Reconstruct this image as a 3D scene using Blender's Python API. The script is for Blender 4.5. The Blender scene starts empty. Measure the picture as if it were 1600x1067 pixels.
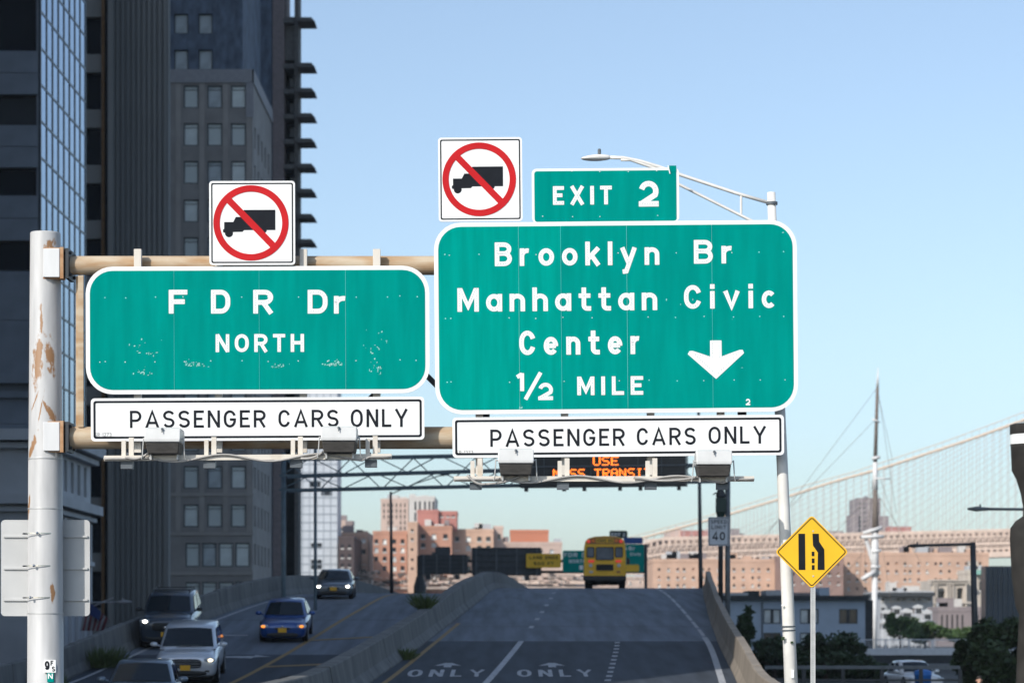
import bpy, math, random
from mathutils import Vector, Matrix
R = math.radians
random.seed(7)
scene = bpy.context.scene
col = scene.collection

# ------------------------------------------------------------------ camera
FPX = 3778.0            # focal length in pixels of the 1600 px wide photograph (85 mm)
HORIZON = 980.0
EYE = 1.6
HAZE = .00011
# level camera, view raised by lens shift (the photograph's verticals do not converge)
cd = bpy.data.cameras.new('camera'); cam = bpy.data.objects.new('camera', cd); col.objects.link(cam)
cd.sensor_width = 36.0; cd.lens = 36.0 * FPX / 1600.0
cd.clip_start = 0.5; cd.clip_end = 20000
cam.location = (0, 0, EYE); cam.rotation_euler = (math.pi / 2, 0, 0); cd.shift_y = (HORIZON - 533.5) / 1600.0
cd.dof.use_dof = True; cd.dof.focus_distance = 35.2; cd.dof.aperture_fstop = 1.9
scene.camera = cam

# ------------------------------------------------------------------ sky and sun
SUN_AZ = R(37); SUN_ALT = R(34)        # behind the camera, to its left
tosun = Vector((-math.sin(SUN_AZ) * math.cos(SUN_ALT), -math.cos(SUN_AZ) * math.cos(SUN_ALT), math.sin(SUN_ALT)))
w = bpy.data.worlds.new('World'); scene.world = w; w.use_nodes = True
nt = w.node_tree; nt.nodes.clear()
sky = nt.nodes.new('ShaderNodeTexSky'); sky.sky_type = 'NISHITA'; sky.sun_disc = False
sky.sun_elevation = SUN_ALT; sky.sun_rotation = math.pi + SUN_AZ
sky.air_density = 1.0; sky.dust_density = 1.35; sky.ozone_density = 3.0; sky.altitude = 0
bg = nt.nodes.new('ShaderNodeBackground'); bg.inputs[1].default_value = 0.135
wo = nt.nodes.new('ShaderNodeOutputWorld')
tint = nt.nodes.new('ShaderNodeMixRGB'); tint.blend_type = 'MULTIPLY'; tint.inputs[0].default_value = 1; tint.inputs[2].default_value = (.93, .995, 1.02, 1)
hs = nt.nodes.new('ShaderNodeHueSaturation'); hs.inputs['Saturation'].default_value = .8
nt.links.new(sky.outputs[0], hs.inputs['Color']); nt.links.new(hs.outputs[0], tint.inputs[1]); nt.links.new(tint.outputs[0], bg.inputs[0]); nt.links.new(bg.outputs[0], wo.inputs[0])
sd = bpy.data.lights.new('sun', 'SUN'); sd.energy = 3.25; sd.angle = R(0.53); sd.color = (1, .95, .87)
sun = bpy.data.objects.new('sun', sd); col.objects.link(sun)
sun.rotation_euler = (-tosun).to_track_quat('-Z', 'Y').to_euler(); sun.location = (-60, -80, 90)
scene.view_settings.view_transform = 'Standard'; scene.view_settings.look = 'None'
scene.view_settings.exposure = 0.36; scene.view_settings.gamma = 1.0
scene.cycles.max_bounces = 6; scene.cycles.use_denoising = True
try: scene.cycles.denoiser = 'OPENIMAGEDENOISE'
except Exception: pass

# ------------------------------------------------------------------ helpers
def P(px, py, D):
    """point at distance D ahead of the camera that the photograph shows at pixel (px, py)"""
    return Vector(((px - 800) / FPX * D, D, EYE + (HORIZON - py) / FPX * D))
def X(px, D, py=760): return P(px, py, D).x
def Z(py, D): return P(800, py, D).z
def pxm(D, py=600):                       # pixels per metre at distance D
    return 1.0 / (P(801, py, D).x - P(800, py, D).x)
def curve(pts):
    """smooth function through (y, value) points, sampled every metre and joined straight"""
    def cr(y):
        if y <= pts[0][0]: return pts[0][1] + (pts[1][1] - pts[0][1]) / (pts[1][0] - pts[0][0]) * (y - pts[0][0])
        if y >= pts[-1][0]: return pts[-1][1] + (pts[-1][1] - pts[-2][1]) / (pts[-1][0] - pts[-2][0]) * (y - pts[-1][0])
        for i in range(len(pts) - 1):
            if y <= pts[i + 1][0]:
                x0, v0 = pts[i]; x1, v1 = pts[i + 1]
                def sl(k):
                    if k == 0: return (pts[1][1] - pts[0][1]) / (pts[1][0] - pts[0][0])
                    if k == len(pts) - 1: return (pts[-1][1] - pts[-2][1]) / (pts[-1][0] - pts[-2][0])
                    return (pts[k + 1][1] - pts[k - 1][1]) / (pts[k + 1][0] - pts[k - 1][0])
                h = x1 - x0; t = (y - x0) / h
                return (2*t**3 - 3*t*t + 1) * v0 + (t**3 - 2*t*t + t) * h * sl(i) + (-2*t**3 + 3*t*t) * v1 + (t**3 - t*t) * h * sl(i + 1)
    lo, hi = -60, 420
    tab = [cr(y) for y in range(lo, hi + 1)]
    def f(y):
        y = min(max(y, lo), hi - 1e-6); k = int(math.floor(y)) - lo; t = y - math.floor(y)
        return tab[k] * (1 - t) + tab[k + 1] * t
    return f

def mat(name, c, rough=.7, var=.12, scale=3.0, metal=0.0, bump=0.0, c2=None, streak=None, emit=0.0, coord='Object', spec=.4, detail=6, thr=None, trans=0.0):
    """procedural material: noise varies the colour (towards c2 if given); streak=(sx,sy,sz) stretches the noise"""
    m = bpy.data.materials.new(name); m.use_nodes = True
    n = m.node_tree; b = n.nodes['Principled BSDF']
    b.inputs['Roughness'].default_value = rough; b.inputs['Metallic'].default_value = metal
    b.inputs['Specular IOR Level'].default_value = spec
    tc = n.nodes.new('ShaderNodeTexCoord'); mp = n.nodes.new('ShaderNodeMapping')
    n.links.new(tc.outputs[coord], mp.inputs[0])
    if streak: mp.inputs['Scale'].default_value = streak
    nz = n.nodes.new('ShaderNodeTexNoise'); nz.inputs['Scale'].default_value = scale; nz.inputs['Detail'].default_value = detail
    n.links.new(mp.outputs[0], nz.inputs['Vector'])
    rp = n.nodes.new('ShaderNodeValToRGB')
    lo, hi = thr if thr else (.3, .7)
    rp.color_ramp.elements[0].position = lo; rp.color_ramp.elements[1].position = hi
    a = [max(0, v * (1 - var)) for v in c[:3]]; d = list(c2[:3]) if c2 else [min(1, v * (1 + var)) for v in c[:3]]
    if c2: a = list(c[:3])
    rp.color_ramp.elements[0].color = (*a, 1); rp.color_ramp.elements[1].color = (*d, 1)
    n.links.new(nz.outputs['Fac'], rp.inputs[0]); n.links.new(rp.outputs[0], b.inputs['Base Color'])
    if bump:
        bp = n.nodes.new('ShaderNodeBump'); bp.inputs['Strength'].default_value = bump; bp.inputs['Distance'].default_value = .02
        n.links.new(nz.outputs['Fac'], bp.inputs['Height']); n.links.new(bp.outputs[0], b.inputs['Normal'])
    if emit:
        b.inputs['Emission Color'].default_value = (*c[:3], 1); b.inputs['Emission Strength'].default_value = emit
    return m
M = {}
def seen(o, name, label=None, cat=None, group=None, kind=None):
    if label: o['label'] = label
    if cat: o['category'] = cat
    if group: o['group'] = group
    if kind: o['kind'] = kind
    return o
def thing(name, label, cat, loc=(0, 0, 0), rz=0, group=None, ry=0, rx=0):
    o = bpy.data.objects.new(name, None); col.objects.link(o)
    o.empty_display_size = .3
    o.location = loc; o.rotation_euler = (rx, ry, rz)
    return seen(o, name, label, cat, group)

class MB:
    """collects faces; build() links them as ONE mesh object"""
    def __init__(s): s.v = []; s.f = []; s.mi = []; s.cur = 0
    def add(s, vs, fs):
        k = len(s.v); s.v += [tuple(v) for v in vs]; s.f += [tuple(i + k for i in f) for f in fs]; s.mi += [s.cur] * len(fs); return s
    def box(s, a, b):
        x0, y0, z0 = [min(a[i], b[i]) for i in range(3)]; x1, y1, z1 = [max(a[i], b[i]) for i in range(3)]
        return s.add([(x0,y0,z0),(x1,y0,z0),(x1,y1,z0),(x0,y1,z0),(x0,y0,z1),(x1,y0,z1),(x1,y1,z1),(x0,y1,z1)],
                     [(0,3,2,1),(4,5,6,7),(0,1,5,4),(1,2,6,5),(2,3,7,6),(3,0,4,7)])
    def cbox(s, c, d): return s.box([c[i] - d[i] / 2 for i in range(3)], [c[i] + d[i] / 2 for i in range(3)])
    def quad(s, *p): return s.add(p, [tuple(range(len(p)))])
    def tube(s, path, r, n=8, cap=True):
        path = [Vector(p) for p in path]; rs = r if isinstance(r, (list, tuple)) else [r] * len(path)
        rings = []
        for i, p in enumerate(path):
            t = (path[min(i + 1, len(path) - 1)] - path[max(i - 1, 0)]).normalized()
            up = Vector((0, 0, 1)) if abs(t.z) < .9 else Vector((0, 1, 0))
            a = t.cross(up).normalized(); b = a.cross(t)
            rings.append([p + (a * math.cos(2*math.pi*k/n) + b * math.sin(2*math.pi*k/n)) * rs[i] for k in range(n)])
        vs = [v for g in rings for v in g]; fs = []
        for i in range(len(path) - 1):
            for k in range(n):
                fs.append((i*n+k, i*n+(k+1) % n, (i+1)*n+(k+1) % n, (i+1)*n+k))
        if cap: fs += [tuple(range(n - 1, -1, -1)), tuple((len(path)-1)*n + k for k in range(n))]
        return s.add(vs, fs)
    def bar(s, p, q, wx, wz):
        """rectangular bar from p to q"""
        p = Vector(p); q = Vector(q); t = (q - p).normalized()
        up = Vector((0, 0, 1)) if abs(t.z) < .9 else Vector((0, 1, 0))
        a = t.cross(up).normalized() * wx / 2; b = a.cross(t).normalized() * wz / 2
        vs = [p-a-b, p+a-b, p+a+b, p-a+b, q-a-b, q+a-b, q+a+b, q-a+b]
        return s.add(vs, [(0,3,2,1),(4,5,6,7),(0,1,5,4),(1,2,6,5),(2,3,7,6),(3,0,4,7)])
    def lathe(s, prof, n=24, axis='z', c=(0, 0, 0), cap=True):
        vs = []; fs = []
        for r, h in prof:
            for k in range(n):
                a = 2 * math.pi * k / n; u, v = r * math.cos(a), r * math.sin(a)
                vs.append({'z': (c[0]+u, c[1]+v, c[2]+h), 'x': (c[0]+h, c[1]+u, c[2]+v), 'y': (c[0]-u, c[1]+h, c[2]+v)}[axis])
        for i in range(len(prof) - 1):
            for k in range(n): fs.append((i*n+k, i*n+(k+1) % n, (i+1)*n+(k+1) % n, (i+1)*n+k))
        if cap: fs += [tuple(range(n - 1, -1, -1)), tuple((len(prof)-1)*n + k for k in range(n))]
        return s.add(vs, fs)
    def prism(s, poly, y0, y1):
        """polygon in x,z (counter-clockwise seen from -y) pushed from y0 (front) to y1"""
        n = len(poly)
        vs = [(p[0], y0, p[1]) for p in poly] + [(p[0], y1, p[1]) for p in poly]
        fs = [tuple(range(n)), tuple(range(2*n - 1, n - 1, -1))] + [(i, n + i, n + (i+1) % n, (i+1) % n) for i in range(n)]
        return s.add(vs, fs)
    def ball(s, c, r, n=12, m=8, e=1.0):
        rx, ry, rz = r if isinstance(r, (tuple, list)) else (r, r, r)
        pw = lambda v: math.copysign(abs(v) ** e, v)
        vs = [(c[0], c[1], c[2] - rz)]; fs = []
        for i in range(1, m):
            t = -math.pi/2 + math.pi*i/m
            for k in range(n):
                a = 2*math.pi*k/n
                vs.append((c[0] + rx*pw(math.cos(t))*pw(math.cos(a)), c[1] + ry*pw(math.cos(t))*pw(math.sin(a)), c[2] + rz*pw(math.sin(t))))
        vs.append((c[0], c[1], c[2] + rz)); L = len(vs) - 1
        for k in range(n):
            fs.append((0, 1+(k+1) % n, 1+k)); fs.append((L, L-n+k, L-n+(k+1) % n))
            for i in range(m - 2): fs.append((1+i*n+k, 1+i*n+(k+1) % n, 1+(i+1)*n+(k+1) % n, 1+(i+1)*n+k))
        return s.add(vs, fs)
    def mesh(s, name, mats, smooth=False):
        me = bpy.data.meshes.new(name); me.from_pydata(s.v, [], s.f)
        for m in (mats if isinstance(mats, (list, tuple)) else [mats]): me.materials.append(M[m] if isinstance(m, str) else m)
        if any(s.mi): me.polygons.foreach_set('material_index', s.mi)
        if smooth: me.polygons.foreach_set('use_smooth', [True] * len(me.polygons))
        me.update(); return me
    def build(s, name, mats, parent=None, loc=(0, 0, 0), smooth=False, rot=None):
        o = bpy.data.objects.new(name, s.mesh(name, mats, smooth)); col.objects.link(o)
        o.location = loc
        if rot: o.rotation_euler = rot
        if parent is not None: o.parent = parent
        if smooth == 'auto' or smooth is True:
            pass
        return o
def subdiv(o, lv=1):
    md = o.modifiers.new('subdivision', 'SUBSURF'); md.levels = lv; md.render_levels = lv; return o
def bevel(o, wd=.01, seg=2):
    md = o.modifiers.new('bevel', 'BEVEL'); md.width = wd; md.segments = seg; md.limit_method = 'ANGLE'; md.angle_limit = R(40); return o
def inst(o, loc, rot=None, parent=None, name=None):
    c = o.copy(); col.objects.link(c); c.location = loc
    if rot is not None: c.rotation_euler = rot
    c.parent = parent if parent is not None else o.parent
    return c
def copy_tree(o, parent=None):
    c = o.copy(); col.objects.link(c); c.parent = parent
    for ch in list(o.children): copy_tree(ch, c)
    return c
def weld(name, mb, m, loc=None, **kw): return mb.build(name, m, **kw)

# ------------------------------------------------------------------ materials
def simple(n, c, **k): M[n] = mat(n, c, **k)
simple('asphalt_dark', (.034, .043, .058), rough=.85, var=.35, scale=1.0, bump=.2, streak=(2.2, .22, 1), detail=10)
simple('asphalt_grey', (.12, .14, .17), rough=.85, var=.32, scale=.7, bump=.15, streak=(3, .18, 1), detail=10)
simple('ground', (.06, .06, .058), rough=.95, var=.35, scale=.3)
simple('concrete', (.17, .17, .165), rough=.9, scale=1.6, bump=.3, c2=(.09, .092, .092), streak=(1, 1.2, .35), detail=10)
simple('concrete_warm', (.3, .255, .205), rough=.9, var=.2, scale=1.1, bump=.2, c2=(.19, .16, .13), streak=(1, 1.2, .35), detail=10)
simple('road_white', (.48, .49, .51), rough=.7, scale=5, c2=(.24, .25, .27), detail=10)
simple('road_yellow', (.3, .19, .06), rough=.7, var=.2, scale=5, c2=(.2, .13, .05))
simple('sign_green', (.0, .215, .185), rough=.7, spec=.0, streak=(3, 3, .35), scale=2.2, c2=(.0, .262, .222), thr=(.35, .7))
simple('sign_green_b', (.0, .24, .2), rough=.7, spec=.0, streak=(4, 3, .3), scale=2.4, c2=(.0, .295, .245), thr=(.35, .7))
simple('sign_white', (.8, .8, .79), rough=.45, var=.03, scale=2)
simple('sign_black', (.012, .014, .019), rough=.7, spec=.1, var=.2, scale=4)
simple('sign_red', (.5, .016, .02), rough=.6, spec=.08, var=.08, scale=3)
simple('sign_yellow', (.82, .46, .015), rough=.45, var=.05, scale=2)
simple('button', (.52, .56, .56), rough=.25, var=.3, scale=40)
simple('scuff', (.35, .62, .56), rough=.6, var=.2, scale=30)
simple('alu', (.48, .48, .475), rough=.5, var=.08, scale=2, metal=.15)
simple('galv', (.5, .5, .49), rough=.45, var=.14, scale=6, metal=.3)
simple('steel_cream', (.64, .59, .52), rough=.6, var=.12, scale=3, c2=(.5, .42, .33), thr=(.55, .8))
simple('dark_steel', (.03, .034, .04), rough=.5, var=.3, scale=3)
simple('grey_steel', (.1, .115, .13), rough=.5, var=.2, scale=3)
simple('rust_tan', (.36, .21, .1), rough=.85, scale=2.2, c2=(.5, .41, .3), streak=(.7, 1, 3), thr=(.3, .62), bump=.25, detail=12)
simple('rust_edge', (.3, .13, .05), rough=.9, scale=7, c2=(.5, .33, .2), thr=(.3, .7))
simple('lamp_white', (.55, .55, .54), rough=.4, var=.06, scale=5)
simple('pole_cream', (.7, .68, .64), rough=.5, var=.07, scale=4)
simple('lamp_dark', (.07, .065, .06), rough=.6, var=.3, scale=9, streak=(1, 1, 6))
simple('wire', (.35, .33, .31), rough=.6, var=.2)
simple('led', (1.0, .19, .02), emit=2.6, var=.0)
simple('glass_dark', (.008, .012, .018), rough=.06, var=.1, scale=.5, spec=.6)
simple('glass_car', (.004, .01, .016), rough=.05, var=.1, scale=2, spec=.35)
simple('pane_pale', (.6, .66, .65), rough=.2, scale=.12, c2=(.75, .78, .75), thr=(.4, .6), spec=.6, coord='Object')
simple('pane_dark', (.02, .024, .03), rough=.08, scale=.3, c2=(.06, .065, .07), spec=.6)
simple('rubber', (.012, .012, .013), rough=.8, var=.2)
simple('chrome', (.6, .6, .6), rough=.15, metal=1, var=.05)
simple('leaf', (.035, .07, .018), rough=.55, scale=1.3, c2=(.07, .12, .03))
simple('leaf_dark', (.016, .034, .012), rough=.6, scale=1.3, c2=(.032, .06, .02))
simple('leaf_weed', (.05, .085, .025), rough=.6, scale=5, c2=(.09, .12, .04))
simple('bark', (.06, .045, .035), rough=.95, var=.3, scale=8, bump=.4)
# ================================================================== GROUND AND ROADS
GZ = -1.5
mb = MB(); mb.quad((-4000, -800, GZ), (4000, -800, GZ), (4000, 9000, GZ), (-4000, 9000, GZ))
seen(mb.build('ground', 'ground'), 'ground', kind='structure')
zR = curve([(-40, -.6), (50, -.6), (60, -.45), (70, .05), (85, 1.05), (112, 2.78), (125, 3.45), (137, 3.83), (150, 3.92), (170, 3.55), (220, 1.6), (300, 0)])
zL = curve([(-40, -.8), (50, -.8), (60, -.75), (70, -.45), (77.5, .05), (88, 1.05), (100, 2.15), (113, 2.98), (125, 3.35), (140, 3.5), (160, 3.1), (220, 1.2), (300, 0)])
xMed = curve([(-40, -9.5), (35, -6.75), (60, -5.1), (72, -4.4), (85, -3.55), (112, -2.05), (135, -1.3), (150, -.5), (170, .8), (200, 4.0), (260, 12)])
xRb = curve([(-40, 0.8), (35, 4.55), (60, 5.9), (72, 6.6), (85, 7.25), (100, 8.15), (120, 9.5), (137, 10.8), (150, 11.9), (170, 13.6), (200, 17), (260, 26)])
xLw = curve([(-40, -22), (50, -16.2), (75, -14.2), (88, -13.2), (100, -12.0), (125, -10.3), (150, -8.6), (200, -4.2), (260, 4)])
def strip(xa, xb, z, y0, y1, step=1.0, dz=0.0, mb=None, skirt=None):
    mb = mb or MB(); n = max(1, int(round((y1 - y0) / step))); vs = []; fs = []
    for i in range(n + 1):
        y = y0 + (y1 - y0) * i / n
        a = xa(y) if callable(xa) else xa; b = xb(y) if callable(xb) else xb
        vs += [(a, y, z(y) + dz), (b, y, z(y) + dz)]
        if i: k = 2 * i; fs.append((k - 2, k - 1, k + 1, k))
    mb.add(vs, fs)
    if skirt is not None:
        for side in (0, 1):
            k0 = len(mb.v)
            w = [vs[2 * i + side] for i in range(n + 1)]
            mb.add([p for q in w for p in (q, (q[0], q[1], skirt))], [(2*i, 2*i+1, 2*i+3, 2*i+2) for i in range(n)])
    return mb
off = lambda f, d: (lambda y: f(y) + d)
# right (outbound) carriageway: newer dark asphalt up to the joint, older grey beyond
seen(strip(xMed, off(xRb, .45), zR, -40, 86, skirt=GZ - .1).build('road', 'asphalt_dark'), '', kind='structure')
seen(strip(xMed, off(xRb, .45), zR, 86, 300, skirt=GZ - .1).build('road', 'asphalt_grey'), '', kind='structure')
seen(strip(off(xLw, -.4), xMed, zL, -40, 84, skirt=GZ - .1).build('road', 'asphalt_dark'), '', kind='structure')
seen(strip(off(xLw, -.4), xMed, zL, 84, 300, skirt=GZ - .1).build('road', 'asphalt_grey'), '', kind='structure')
# painted markings
def marking(name, m, *strips):
    mb = MB()
    for a in strips: strip(*a, mb=mb)
    return seen(mb.build(name, m), name, kind='structure')
lane = curve([(-40, -7), (60, -1.35), (72, -.57), (85, .27), (112, 1.7), (135, 2.6), (150, 3.3), (170, 4.8), (220, 11)])
edge = curve([(-40, 0), (60, 5.45), (72, 6.2), (85, 6.9), (100, 7.3), (120, 7.7), (137, 8.0), (150, 8.3), (170, 9.3), (220, 15)])
dotl = curve([(-40, -3), (60, 2.1), (72, 2.9), (86, 3.75), (120, 5.2)])
yelR = curve([(-40, -9), (60, -4.2), (72, -3.5), (85, -2.72), (112, -1.3), (135, -.45), (170, 1.7)])
yelL = curve([(-40, -14), (60, -10), (77, -8.56), (87, -7.6), (102, -6.5), (120, -5.9), (140, -5.0), (170, -3)])
whL = curve([(-40, -19.5), (60, -14.6), (75, -13.75), (88, -12.75), (100, -11.6), (125, -9.9), (150, -8.2)])
M_OFF = .008
marking('lane_line', 'road_white', (off(lane, -.1), off(lane, .1), zR, 20, 86, 1, M_OFF))
for y in [93, 98, 103, 108.5, 115, 122, 130]:
    marking('lane_dash', 'road_white', (off(lane, -.09), off(lane, .09), zR, y, y + 1.3, .65, M_OFF))
for i in range(16):
    y = 62.5 + 1.5 * i
    marking('lane_dot', 'road_white', (off(dotl, -.09), off(dotl, .09), zR, y, y + .55, .55, M_OFF))
marking('edge_line', 'road_white', (off(edge, -.1), off(edge, .1), zR, 20, 88, 1, M_OFF))
for y in [88.5 + 4.6 * i for i in range(10)]:
    marking('edge_dash', 'road_white', (off(edge, -.07), off(edge, .07), zR, y, y + 3.9, 1, M_OFF))
marking('yellow_line', 'road_yellow', (off(yelR, -.08), off(yelR, .08), zR, 20, 96, 1, M_OFF))
marking('yellow_line', 'road_yellow', (off(yelL, -.09), off(yelL, .09), zL, 20, 150, 1, M_OFF))
marking('edge_line', 'road_white', (off(whL, -.07), off(whL, .07), zL, 20, 150, 1, M_OFF))
for ya, yb in ((80.0, 81.6), (74.5, 75.6), (88.5, 90.6)):      # gore stripes between the yellow line and the barrier
    n = 8; vs = []; fs = []
    for i in range(n + 1):
        t = i / n; y = ya + (yb - ya) * t; x = yelL(ya) + (xMed(yb) - .55 - yelL(ya)) * t
        vs += [(x, y, zL(y) + M_OFF + .003), (x, y + .42, zL(y + .42) + M_OFF + .003)]
        if i: k = 2*i; fs.append((k-2, k, k+1, k-1))
    m = MB(); m.add(vs, fs); seen(m.build('gore_stripe', 'road_yellow'), '', kind='structure')
# repair patches and joints on the asphalt
simple('asphalt_patch', (.028, .028, .03), rough=.9, var=.3, scale=2)
simple('asphalt_joint', (.045, .045, .046), rough=.9, var=.3, scale=2)
for x0, x1, y0, y1 in ((-7.4, -5.6, 76.3, 77.6), (-7.9, -6.4, 72.0, 73.5), (4.2, 5.3, 68.3, 68.9)):
    z = zL if x1 < -4 else zR
    seen(strip(x0, x1, z, y0, y1, .5, .004).build('road_patch', 'asphalt_patch'), '', kind='structure')
for y in (94, 104, 116, 126):
    seen(strip(off(xMed, .55), off(xRb, -.1), zR, y, y + .12, .12, .004).build('road_joint', 'asphalt_joint'), '', kind='structure')
    seen(strip(off(xLw, .1), off(xMed, -.6), zL, y + 3, y + 3.12, .12, .004).build('road_joint', 'asphalt_joint'), '', kind='structure')

# concrete barriers, cast in segments
def barrier(name, label, cx, z, hw, ht, y0, y1, seg, m, zother=None, asym=0, group='concrete barriers along the carriageways'):
    t = thing(name, label, 'barrier', (cx(y0), y0, z(y0)), group=group)
    ox, oy, oz = t.location
    y = y0; i = 0
    while y < y1 - .1:
        ye = min(y + seg, y1); n = 4; mb = MB(); prof0 = None
        jx = random.uniform(-.012, .012); jz = random.uniform(-.012, .012)
        for k in range(n + 1):
            yy = y + (ye - .03 - y) * k / n
            zl = (zother(yy) if zother else z(yy)) - .05; zr = z(yy) - .05
            top = max(zl, zr) + ht + jz + .05
            zb = zr
            pr = [(-hw, zl), (-hw, zl + .1), (-hw * .62, zl + .36), (-hw * .42, top - .03), (-hw * .36, top), (hw * .36, top), (hw * .42, top - .03), (hw * .62, zr + .36), (hw, zr + .1), (hw, zr)]
            prof = [(cx(yy) + a + jx - ox, yy - oy, b - oz) for a, b in pr]
            k0 = len(mb.v)
            mb.v += prof
            q = len(prof)
            if k:
                for j in range(q - 1): mb.f.append((k0 - q + j, k0 - q + j + 1, k0 + j + 1, k0 + j)); mb.mi.append(0)
            if k in (0, n): mb.f.append(tuple(range(k0, k0 + q)) if k == n else tuple(range(k0 + q - 1, k0 - 1, -1))); mb.mi.append(0)
        mb.build('segment', m, t)
        y = ye; i += 1
    return t
barrier('median_barrier', 'grey concrete median barrier dividing the two carriageways, weeds growing at it', xMed, zR, .5, .92, 14, 236, 6.1, 'concrete', zother=zL)
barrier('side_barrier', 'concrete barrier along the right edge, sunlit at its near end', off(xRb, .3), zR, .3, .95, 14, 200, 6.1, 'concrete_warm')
barrier('side_barrier', 'long concrete parapet left of the oncoming cars', off(xLw, -.3), zL, .3, .95, 20, 180, 7.3, 'concrete')
# ================================================================== LETTERING (highway-style stroke letters)
def arc(cx, cy, rx, ry, a0, a1, n=10):
    return [(cx + rx * math.cos(R(a0 + (a1 - a0) * i / n)), cy + ry * math.sin(R(a0 + (a1 - a0) * i / n))) for i in range(n + 1)]
GW = dict(A=.8, B=.68, C=.68, D=.68, E=.58, F=.56, G=.7, H=.68, I=.0, K=.7, L=.56, M=.82, N=.7, O=.72, P=.66, R=.68, S=.66, T=.62, U=.68, V=.76, W=1.0, X=.74, Y=.76,
          a=.6, c=.56, e=.6, h=.58, i=.0, k=.58, l=.0, n=.58, o=.62, r=.42, t=.46, v=.64, y=.66)
GW.update({'0': .66, '1': .3, '2': .64, '3': .62, '4': .7, '5': .62, '7': .6, '8': .64, '9': .64, '-': .36, ' ': .38, '/': .5, '.': 0})
XH = .74
def glyph(ch, W, s):
    h = s / 2; L = h; Rr = W - h; mx = W / 2; T = 1 - h; B = h; rx = (Rr - L) / 2
    x = XH; xt = x - h; ry = min(.34, (T - B) / 2); lry = (xt - B) / 2
    if ch == 'A': return [[(h*.9, 0), (mx, 1 - h*.7), (W - h*.9, 0)], [(W*.2, .29), (W*.8, .29)]]
    if ch == 'B': return [[(L, 0), (L, 1)], [(L, T), (Rr - .25, T)] + arc(Rr - .24, (T + .53)/2, .22, (T - .53)/2, 90, -90) + [(L, .53)], [(L+.05, .53)] + arc(Rr - .24, (.53 + B)/2, .24, (.53 - B)/2, 90, -90) + [(L, B)]]
    if ch == 'C': return [arc(mx, T - ry, rx, ry, 18, 180) + arc(mx, B + ry, rx, ry, 180, 342)]
    if ch == 'D': return [[(L, 0), (L, 1)], [(L, T)] + arc(Rr - rx*.95, T - ry, rx*.95, ry, 90, 0) + arc(Rr - rx*.95, B + ry, rx*.95, ry, 0, -90) + [(L, B)]]
    if ch == 'E': return [[(L, 0), (L, 1)], [(L, T), (W, T)], [(L, .51), (W*.86, .51)], [(L, B), (W, B)]]
    if ch == 'F': return [[(L, 0), (L, 1)], [(L, T), (W, T)], [(L, .5), (W*.86, .5)]]
    if ch == 'G': return [arc(mx, T - ry, rx, ry, 18, 180) + arc(mx, B + ry, rx, ry, 180, 345) + [(Rr, .46), (mx, .46)]]
    if ch == 'H': return [[(L, 0), (L, 1)], [(Rr, 0), (Rr, 1)], [(L, .51), (Rr, .51)]]
    if ch == 'I': return [[(h, 0), (h, 1)]]
    if ch == 'K': return [[(L, 0), (L, 1)], [(W - h*.7, 1), (L, .36)], [(W*.42, .56), (W - h*.7, 0)]]
    if ch == 'L': return [[(L, 0), (L, 1)], [(L, B), (W, B)]]
    if ch == 'M': return [[(L, 0), (L, 1)], [(Rr, 0), (Rr, 1)], [(L + .02, .96), (mx, .22), (Rr - .02, .96)]]
    if ch == 'N': return [[(L, 0), (L, 1)], [(Rr, 0), (Rr, 1)], [(L, .98), (Rr, .02)]]
    if ch == 'O' or ch == '0': return [arc(mx, T - ry, rx, ry, 0, 180) + arc(mx, B + ry, rx, ry, 180, 360) + [(Rr, T - ry)]]
    if ch == 'P': return [[(L, 0), (L, 1)], [(L, T)] + arc(Rr - .25, (T + .42)/2, .25, (T - .42)/2, 90, -90) + [(L, .42)]]
    if ch == 'R': return [[(L, 0), (L, 1)], [(L, T)] + arc(Rr - .25, (T + .47)/2, .25, (T - .47)/2, 90, -90) + [(L, .47)], [(W*.5, .47), (W - h*.8, 0)]]
    if ch == 'S': q = (T - B) / 4; return [arc(mx, T - q, rx, q, 20, 270) + arc(mx, B + q, rx, q, 90, -160)]
    if ch == 'T': return [[(0, T), (W, T)], [(mx, 0), (mx, T)]]
    if ch == 'U': return [[(L, 1), (L, B + ry)] + arc(mx, B + ry, rx, ry, 180, 360) + [(Rr, 1)]]
    if ch == 'V': return [[(h*.9, 1), (mx, h*.8), (W - h*.9, 1)]]
    if ch == 'W': return [[(h*.9, 1), (W*.27, h), (mx, .9), (W*.73, h), (W - h*.9, 1)]]
    if ch == 'X': return [[(h*.8, 0), (W - h*.8, 1)], [(h*.8, 1), (W - h*.8, 0)]]
    if ch == 'Y': return [[(h*.8, 1), (mx, .45), (W - h*.8, 1)], [(mx, .5), (mx, 0)]]
    if ch == '1': return [[(W - h, 0), (W - h, 1)], [(W - h, .95), (0, .78)]]
    if ch == '2': return [arc(mx, T - .3, rx, .3, 165, -28) + [(L + .02, B + .02)], [(0, B), (W, B)]]
    if ch == '3': return [arc(mx, T - .22, rx*.95, .22, 155, -90), arc(mx, B + .25, rx, .25, 90, -155)]
    if ch == '4': return [[(Rr - .12, 0), (Rr - .12, 1), (L, .3)], [(0, .27), (W, .27)]]
    if ch == '5': return [[(W*.9, T), (L, T), (L, .56)] + arc(mx, B + .27, rx, .27, 120, -150)]
    if ch == '7': return [[(0, T), (Rr, T), (W*.3, 0)]]
    if ch == '8': q = (T - B) / 4; return [arc(mx, T - q, rx*.92, q, 0, 360), arc(mx, B + q, rx, q, 0, 360)]
    if ch == '9': return [arc(mx, T - .29, rx, .29, 0, 360), [(Rr, T - .29)] + arc(mx, B + .3, rx, .3, 0, -150)]
    if ch == '-': return [[(0, .45), (W, .45)]]
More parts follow.
